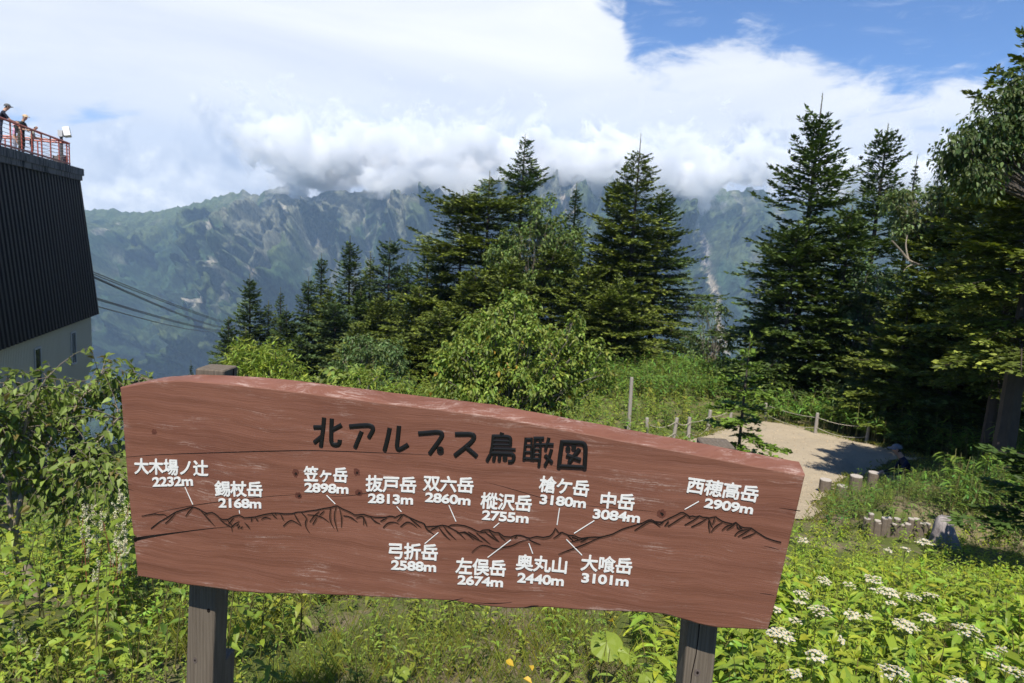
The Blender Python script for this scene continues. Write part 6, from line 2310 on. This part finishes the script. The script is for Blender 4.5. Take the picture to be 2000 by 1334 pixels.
def build_fences():
    # (top pixel, foot pixel) of each post
    def run(label, posts, cat='fence', low=True, h=0.66):
        bs = [ground_hit(*f) for f in posts]
        root = thing('rope_fence', label, cat, bs[0])
        tops = []
        r_ = np.random.default_rng(len(posts))
        for b in bs:
            g = Geo()
            round_post(g, b, h * r_.uniform(0.9, 1.08), 0.05, (r_.normal(0.02, 0.05), r_.normal(0, 0.04)))
            g.build('post', M_GREYPOST, root, bs[0])
            tops.append(b + np.array([0.0, 0, h]))
        for i in range(len(bs) - 1):
            for fr, sg in ((0.80, 0.09), (0.33, 0.14)) if low else ((0.8, 0.09),):
                g = Geo()
                rope_between(g, bs[i] + np.array([0.02, -0.065, h * fr]), bs[i + 1] + np.array([0, -0.065, h * fr]), sg * r_.uniform(0.5, 1.4), 0.009)
                g.build('rope', M_ROPE, root, bs[0])
    run('rope fence of grey posts curving down to the left edge of the gravel yard', [(1262, 866), (1315, 860), (1344, 860), (1381, 847), (1423, 832)])
    run('rope fence of grey posts along the far edge of the gravel yard', [(1496, 822), (1592, 848), (1692, 866)])
    # the tall grey pole
    b = ground_hit(1228, 842)
    y = b[1]
    t = P(1234, 737, y)
    g = Geo()
    h = t[2] - b[2] + 0.25
    g.tube(np.array([b - [0, 0, 0.5], b + (t - b) * 0.5, t - (t - b) * 0.02, t]), np.array([0.055, 0.052, 0.05, 0.045]), 8)
    tag(g.build('grey_pole', M_GREYPOST, None, b), 'tall grey weathered pole standing alone above the middle right of the board', 'pole')
    # low rail beyond the birch trunk
    root = thing('wire_rail', 'low white rail on a grey post behind the trunk of the young birch', 'fence', ground_hit(92, 1225, y0=3))
    o = np.array(root.location)
    a0, a1, a2 = P(92, 1155, 6.0), P(-60, 1205, 6.0), P(180, 1140, 6.3)
    g = Geo()
    round_post(g, np.array([a0[0], 6.03, float(terrain(a0[0], 6.03))]), a0[2] + 0.06 - float(terrain(a0[0], 6.03)), 0.055)
    g.build('post', M_GREYPOST, root, o)
    g = Geo()
    g.tube(np.array([a1, a0, a2]), 0.014, 6)
    g.build('rail', M_WHITE, root, o)
    g = Geo()
    g.tube(np.array([P(-60, 1262, 6.0), P(92, 1218, 6.0)]), 0.014, 6)
    g.build('rail', M_WHITE, root, o)


def log_stub(loc, rad, h, label, group=None, tilt=(0, 0), n=16, seed=0):
    root = thing('log_stub', label, 'log', loc, group)
    th = np.linspace(0, 2 * pi, n, endpoint=False)
    rr = rad * (1 + 0.05 * N1(np.cos(th) * 1.5 + seed, np.sin(th) * 1.5))
    g = Geo()
    rows = []
    for z, s in ((-0.35, 1.05), (0.0, 1.04), (h * 0.5, 1.0), (h - 0.012, 0.985)):
        rows.append(np.stack([loc[0] + rr * s * np.cos(th) + tilt[0] * z, loc[1] + rr * s * np.sin(th) + tilt[1] * z, np.full(n, loc[2] + z)], -1))
    V = np.concatenate(rows)
    i = np.arange(3)[:, None] * n
    k = np.arange(n)[None, :]
    g.add(V, np.stack([i + k, i + (k + 1) % n, i + n + (k + 1) % n, i + n + k], -1).reshape(-1, 4))
    g.build('bark', M_LOGSIDE, root, loc)
    g = Geo()
    top = np.stack([loc[0] + rr * 0.94 * np.cos(th) + tilt[0] * h, loc[1] + rr * 0.94 * np.sin(th) + tilt[1] * h, np.full(n, loc[2] + h)], -1)
    V = np.concatenate([rows[3], top])
    k = np.arange(n)
    g.add(V, [np.stack([k, (k + 1) % n, n + (k + 1) % n, n + k], -1), (np.arange(n) + n).reshape(1, -1)])
    g.build('sawn_top', M_LOGTOP, root, loc)


def build_logs():
    def at(top, w, hgt, label, grp=None, foot=None):
        y = 13.0
        b = ground_hit(*foot, off=0) if foot else ground_hit(top[0], top[1] + 30)
        y = b[1]
        rad = w / 2 * y / FPX
        t = P(*top, y)
        z = float(terrain(t[0], y))
        log_stub(np.array([t[0], y, z]), rad, max(0.12, t[2] - z), label, grp, seed=int(top[0]))
    at((1613, 936), 23, 0.3, 'upright log stub nearest the end of the board on the gravel yard', foot=(1610, 962))
    at((1645, 948), 20, 0.3, 'low log stub half sunk behind the leaves, second from the board end', foot=(1643, 972))
    at((1673, 929), 24, 0.3, 'larger log stub in the middle of the row, third from the board end', foot=(1670, 962))
    at((1707, 922), 21, 0.3, 'log stub farthest right in the row, leaves touching its foot', foot=(1705, 952))
    # edging of upright logs below the raised bed
    r = np.random.default_rng(31)
    for k, px in enumerate(range(1688, 1806, 9)):
        p = P(px + r.normal(0, 1.5), 1052, 9.12 + r.normal(0, 0.015))
        z = float(terrain(p[0], p[1]))
        log_stub(np.array([p[0], p[1], z]), r.uniform(0.036, 0.05), r.uniform(0.20, 0.33), 'thin upright log in the edging below the leafy bed', 'logs edging the bed', tilt=(r.normal(0, .05), 0), n=10, seed=k)
    # weathered stump like a standing stone
    p = P(1836, 1074, 8.9)
    z = float(terrain(p[0], p[1])) - 0.05
    h = P(1830, 1008, 8.9)[2] - z
    g = Geo()
    n, m = 18, 12
    th = np.linspace(0, 2 * pi, n, endpoint=False)
    rows = []
    for t in np.linspace(0, 1, m):
        rx = 0.155 * (1.25 - 0.55 * t ** 0.6) if t < 0.85 else 0.155 * (0.71 - 2.6 * (t - 0.85) ** 1.3)
        rr = rx * (1 + 0.16 * N1(np.cos(th) * 1.8, np.sin(th) * 1.8 + t * 0.6) + 0.06 * N2(np.cos(th) * 5, np.sin(th) * 5 + t * 4))
        skew = 0.16 * (1 - t) ** 2
        rows.append(np.stack([p[0] + rr * np.cos(th) + skew * np.maximum(0, np.cos(th)), p[1] + rr * 0.85 * np.sin(th), np.full(n, z + h * t) + 0.02 * N3(th * 3, t * 3)], -1))
    V = np.concatenate(rows)
    i = np.arange(m - 1)[:, None] * n
    k = np.arange(n)[None, :]
    g.add(V, [np.stack([i + k, i + (k + 1) % n, i + n + (k + 1) % n, i + n + k], -1).reshape(-1, 4), (np.arange(n) + (m - 1) * n).reshape(1, -1)])
    m_st, t, out = new_mat('old grey stump wood')
    tc = t.new('ShaderNodeTexCoord').outputs['Object']
    a = t.noise(t.mapping(tc, (1, 1, 0.3)), 22, 7, 0.7)
    b = t.noise(tc, 7, 4, 0.6)
    c = t.mix(a, (0.10, 0.085, 0.085), (0.48, 0.43, 0.42))
    c = t.mix(t.math('MULTIPLY', t.sstep(b, 0.5, 0.7), 0.7), c, (0.09, 0.075, 0.075))
    principled(t, out, c, 0.95, 0.1, t.bump(a, 0.8, 0.02))
    tag(g.build('weathered_stump', m_st, None, (p[0], p[1], z), smooth=True), 'pale grey weathered stump leaning against the dark leafy bed', 'stump')
    # pebbles on the yard
    r = np.random.default_rng(8)
    g = Geo()
    x, y = r.uniform(2, 13, 9000), r.uniform(10, 28, 9000)
    k = in_yard(x, y)
    x, y = x[k], y[k]
    n = len(x)
    zz = terrain(x, y) + 0.035
    sz = r.uniform(0.006, 0.02, n) * np.where(r.random(n) < 0.05, 2.2, 1)
    a = r.uniform(0, 6.28, n)
    dirs = np.array([[1, 0, 0.1], [0, 1, 0.1], [-1, 0, 0.1], [0, -1, 0.1], [0, 0, 0.8]])
    V = np.stack([np.stack([x + sz * (d[0] * np.cos(a) - d[1] * np.sin(a)), y + sz * 0.8 * (d[0] * np.sin(a) + d[1] * np.cos(a)), zz + sz * d[2]], -1) for d in dirs], 1)
    o = (np.arange(n) * 5)[:, None, None]
    F = np.array([[0, 1, 4], [1, 2, 4], [2, 3, 4], [3, 0, 4]])[None]
    g.add(V.reshape(-1, 3), (o + F).reshape(-1, 3), np.repeat(tint(r, (0.34, 0.28, 0.20), n, 0.22, 0.05), 5, axis=0))
    stuff(g.build('pebbles', col_mat('pebble stone', 0.9, 0.1)))


build_fences()
build_logs()


# ------------------------------------------------------------------ people
def pmat(name, c, rough=0.8):
    return MATS.get(name) or simple(name, c, rough, 0.2, 0.2, 14)


def person(label, loc, face, pose, shirt, trousers, skin=(0.50, 0.30, 0.21), hat=None, hair=(0.02, 0.017, 0.015), scale=1.0, sleeves='short', pack=None):
    """one continuous skinned figure; local frame faces -Y"""
    J, E = [], []

    def v(p, rx, ry=None, cat='shirt'):
        J.append((np.array(p, float), rx, ry or rx, cat))
        return len(J) - 1

    def e(a, b):
        E.append((a, b))
    sit = pose == 'sit'
    hz = 0.46 if sit else 0.93
    lean = {'lean': 0.16, 'stand': 0.02, 'down': 0.10, 'sit': 0.22}[pose]
    pel = v((0, 0, hz), 0.135, 0.10, 'trouser')
    sp = v((0, -lean * 0.25, hz + 0.20), 0.130, 0.095, 'shirt')
    ch = v((0, -lean * 0.8, hz + 0.40), 0.155, 0.105, 'shirt')
    nk0 = v((0, -lean * 1.05, hz + 0.525), 0.075, 0.07, 'shirt')
    nk = v((0, -lean * 1.2 - 0.01, hz + 0.585), 0.052, 0.055, 'skin')
    down = {'lean': 0.05, 'stand': 0.01, 'down': 0.06, 'sit': 0.05}[pose]
    hd0 = v((0, -lean * 1.3 - 0.03 - down * 0.4, hz + 0.655), 0.066, 0.078, 'skin')
    hd1 = v((0, -lean * 1.3 - 0.03 - down, hz + 0.725), 0.076, 0.094, 'skin')
    hd2 = v((0, -lean * 1.3 - 0.01 - down, hz + 0.785), 0.060, 0.076, 'hair')
    for a, b in ((pel, sp), (sp, ch), (ch, nk0), (nk0, nk), (nk, hd0), (hd0, hd1), (hd1, hd2)):
        e(a, b)
    hc = J[hd1][0]
    nose = v(hc + np.array([0, -0.108, -0.015]), 0.013, 0.013, 'skin')
    e(hd1, nose)
    for s in (-1, 1):
        ear = v(hc + np.array([s * 0.086, 0.012, -0.005]), 0.014, 0.02, 'skin')
        e(hd1, ear)
        cz = J[ch][0]
        sh = v(cz + np.array([s * 0.165, 0.0, 0.07]), 0.062, 0.06, 'shirt')
        e(ch, sh)
        if pose == 'lean':
            el, wr = cz + np.array([s * 0.25, -0.19, -0.18]), cz + np.array([s * 0.06, -0.36, -0.19])
        elif pose == 'down':
            el, wr = cz + np.array([s * 0.24, -0.06, -0.20]), cz + np.array([s * 0.09, -0.28, -0.20])
        elif pose == 'sit':
            el, wr = cz + np.array([s * 0.24, -0.12, -0.20]), cz + np.array([s * 0.12, -0.34, -0.25])
        else:
            el, wr = cz + np.array([s * 0.24, 0.02, -0.22]), cz + np.array([s * 0.25, -0.07, -0.46])
        up = v(J[sh][0] * 0.5 + el * 0.5, 0.047, 0.047, 'shirt')
        ei = v(el, 0.038, 0.038, 'shirt' if sleeves == 'long' else 'skin')
        wi = v(wr, 0.026, 0.022, 'shirt' if sleeves == 'long' else 'skin')
        e(sh, up); e(up, ei); e(ei, wi)
        d = unit(wr - el)
        pa = v(wr + d * 0.07, 0.037, 0.018, 'skin')
        e(wi, pa)
        lat = unit(np.cross(d, np.array([0.0, 0.3, 1.0])))
        for k, (off, ln) in enumerate(((-0.030, 0.066), (-0.010, 0.078), (0.011, 0.072), (0.030, 0.056))):
            f1 = v(wr + d * (0.105 + ln * 0.4) + lat * off, 0.0095, 0.0095, 'skin')
            f2 = v(wr + d * (0.10 + ln) + lat * off * 1.15 - np.array([0, 0, 0.022]), 0.008, 0.008, 'skin')
            e(pa, f1); e(f1, f2)
        t1 = v(wr + d * 0.075 + lat * s * 0.058, 0.011, 0.011, 'skin')
        e(pa, t1)
        hp = v(J[pel][0] + np.array([s * 0.092, 0, -0.05]), 0.092, 0.095, 'trouser')
        e(pel, hp)
        if sit:
            kn, an = np.array([s * 0.13, -0.44, 0.50]), np.array([s * 0.13, -0.40, 0.09])
        else:
            kn, an = np.array([s * 0.105, -0.03, 0.49]), np.array([s * 0.11, 0.03, 0.09])
        th = v(J[hp][0] * 0.5 + kn * 0.5, 0.078, 0.082, 'trouser')
        ki = v(kn, 0.055, 0.06, 'trouser')
        ca = v(kn * 0.6 + an * 0.4 + np.array([0, 0.02, 0]), 0.052, 0.058, 'trouser')
        ai = v(an, 0.042, 0.045, 'trouser')
        to = v(an + np.array([s * 0.02, -0.15, -0.055]), 0.042, 0.030, 'shoe')
        for a, b in ((hp, th), (th, ki), (ki, ca), (ca, ai), (ai, to)):
            e(a, b)
    me = bpy.data.meshes.new('figure')
    me.from_pydata([tuple(j[0]) for j in J], E, [])
    ob = bpy.data.objects.new('figure', me)
    COL.objects.link(ob)
    sk = ob.modifiers.new('s', 'SKIN')
    sk.use_smooth_shade = True
    for i, sv in enumerate(me.skin_vertices[0].data):
        sv.radius = (J[i][1], J[i][2])
        sv.use_root = (i == 0)
    sb = ob.modifiers.new('b', 'SUBSURF')
    sb.levels = sb.render_levels = 2
    dg = bpy.context.evaluated_depsgraph_get()
    dg.update()
    m2 = bpy.data.meshes.new_from_object(ob.evaluated_get(dg))
    bpy.data.objects.remove(ob)
    m2.name = 'person'
    cats = ['skin', 'shirt', 'trouser', 'shoe', 'hair']
    m2.materials.clear()
    for mm in (pmat('skin %.2f' % skin[0], skin, 0.6), pmat('shirt %.3f %.3f' % (shirt[0], shirt[2]), shirt), pmat('trousers %.3f %.3f' % (trousers[0], trousers[2]), trousers),
               pmat('shoe leather', (0.05, 0.045, 0.04)), pmat('dark hair', hair)):
        m2.materials.append(mm)
    S, SC = [], []
    for a, b in E:
        for t in np.linspace(0, 1, 7):
            S.append(J[a][0] * (1 - t) + J[b][0] * t)
            c = J[b][3] if t > 0.5 else J[a][3]
            SC.append(cats.index(c))
    S, SC = np.array(S), np.array(SC)
    cen = np.array([p.center[:] for p in m2.polygons])
    near = ((cen[:, None, :] - S[None]) ** 2).sum(-1).argmin(1)
    mi = SC[near]
    hy = hc[1]
    hairm = (cen[:, 2] > hc[2] - 0.05) & (cen[:, 1] > hy + 0.015) & (np.abs(cen[:, 0]) < 0.12) & (SC[near] == 0)
    mi[hairm] = 4
    m2.polygons.foreach_set('material_index', mi.astype(np.int32))
    m2.polygons.foreach_set('use_smooth', np.ones(len(mi), bool))
    o = bpy.data.objects.new('person', m2)
    COL.objects.link(o)
    o.location = tuple(loc)
    o.rotation_euler = (0, 0, face)
    o.scale = (scale,) * 3
    tag(o, label, 'person')
    if hat is not None:
        g = Geo()
        n, m = 16, 6
        th = np.linspace(0, 2 * pi, n, endpoint=False)
        c = hc + np.array([0, 0.004, 0.028])
        rows = [np.stack([c[0] + 0.098 * cos(f) * np.cos(th), c[1] + 0.116 * cos(f) * np.sin(th), np.full(n, c[2] + 0.092 * sin(f))], -1) for f in np.linspace(0, 1.45, m)]
        i = np.arange(m - 1)[:, None] * n
        k = np.arange(n)[None, :]
        g.add(np.concatenate(rows), [np.stack([i + k, i + (k + 1) % n, i + n + (k + 1) % n, i + n + k], -1).reshape(-1, 4), (np.arange(n) + (m - 1) * n).reshape(1, -1)])
        full = hat[1] == 'brim'
        th2 = np.linspace(0, 2 * pi, 24) if full else np.linspace(pi + 0.25, 2 * pi - 0.25, 12)
        inn = np.stack([c[0] + 0.097 * np.cos(th2), c[1] + 0.115 * np.sin(th2), np.full(len(th2), c[2] + 0.004)], -1)
        ext = 0.06 if full else 0.085
        out = inn + np.stack([ext * 0.55 * np.cos(th2), ext * np.sin(th2), np.full(len(th2), -0.022)], -1)
        lo = out + np.array([0, 0, -0.006])
        V = np.concatenate([inn, out, lo])
        q = np.arange(len(th2) - 1)
        L = len(th2)
        g.add(V, [np.stack([q, q + 1, L + q + 1, L + q], -1), np.stack([L + q, L + q + 1, 2 * L + q + 1, 2 * L + q], -1)])
        g.build('hat', pmat('hat %.2f %.2f' % (hat[0][0], hat[0][2]), hat[0]), o, smooth=True)
    if pack is not None:
        g = Geo()
        cz = J[ch][0]
        prof = [(-0.34, 0.8), (-0.30, 1.0), (-0.02, 1.0), (0.10, 0.92), (0.15, 0.6)]
        n = 14
        th = np.linspace(0, 2 * pi, n, endpoint=False)
        sq = np.sign(np.cos(th)) * np.abs(np.cos(th)) ** 0.6, np.sign(np.sin(th)) * np.abs(np.sin(th)) ** 0.6
        rows = [np.stack([cz[0] + 0.145 * s * sq[0], cz[1] + 0.185 + 0.085 * s * sq[1], np.full(n, cz[2] + z)], -1) for z, s in prof]
        i = np.arange(len(prof) - 1)[:, None] * n
        k = np.arange(n)[None, :]
        g.add(np.concatenate(rows), [np.stack([i + k, i + (k + 1) % n, i + n + (k + 1) % n, i + n + k], -1).reshape(-1, 4), (np.arange(n) + (len(prof) - 1) * n).reshape(1, -1), np.arange(n)[::-1].reshape(1, -1)])
        pk = g.build('backpack', pmat('backpack %.2f' % pack[0], pack), None, smooth=True)
        pk.location = o.location
        pk.rotation_euler = o.rotation_euler
        pk.scale = o.scale
        tag(pk, 'dark backpack worn by the man in the beige cap on the deck', 'backpack')
    return o


def deck_spot(px, o):
    """a place on the deck seen in photo column px, o metres in from the wall face"""
    best = None
    for s in np.linspace(1.6, 14, 400):
        p = bpt(s, o, ZT)
        rel = p / p[1]
        # photo column of this place at head height
        q = p + np.array([0, 0, 1.5])
        f = q @ FW
        x = 1000 + FPX * (q @ RT) / f
        if best is None or abs(x - px) < best[0]:
            best = (abs(x - px), p)
    return best[1]


def build_people():
    out = atan2(BNR[1], BNR[0])         # direction of the wall normal
    fz = out + pi / 2                    # local -Y looks along the normal
    p = deck_spot(-3, -0.72)
    person('man in dark polo shirt and dark cap leaning on the red railing', p, fz + 0.5, 'lean', (0.015, 0.018, 0.03), (0.03, 0.04, 0.07), hat=((0.10, 0.10, 0.10), 'cap'), scale=1.10)
    p = deck_spot(27, -1.3)
    person('person in a pink hat standing half hidden behind the railing', p, fz + 0.3, 'stand', (0.50, 0.28, 0.42), (0.25, 0.25, 0.30), hat=((0.55, 0.30, 0.33), 'brim'), scale=0.86)
    p = deck_spot(40, -0.95)
    person('man in a beige cap and dark shirt looking down behind the railing', p, fz - 0.9 + 0.6, 'down', (0.03, 0.035, 0.03), (0.06, 0.055, 0.04), hat=((0.48, 0.36, 0.22), 'cap'), scale=1.08, pack=(0.03, 0.035, 0.04))
    p = deck_spot(60, -0.75)
    person('bare headed dark haired boy in a pale shirt at the railing', p, fz + 0.2, 'down', (0.42, 0.42, 0.33), (0.04, 0.04, 0.05), scale=0.88)
    # the hiker resting in the shade at the edge of the gravel yard
    for y in np.arange(14.0, 16.6, 0.03):
        h = P(1786, 885, y)
        if h[2] - float(terrain(h[0], y)) > 1.12 or y > 16.5:
            break
    loc = np.array([h[0], y, float(terrain(h[0], y)) - 0.02])
    person('hiker in grey cap and navy jacket sitting in shade beside the gravel yard', loc, -pi / 2 - 0.3, 'sit', (0.010, 0.014, 0.035), (0.35, 0.31, 0.25), hat=((0.16, 0.16, 0.17), 'cap'), sleeves='long', scale=1.0)
    log_stub(loc + np.array([0.05, 0.02, 0.0]), 0.20, 0.38, 'log seat under the resting hiker at the shady end of the yard', seed=4)


build_people()
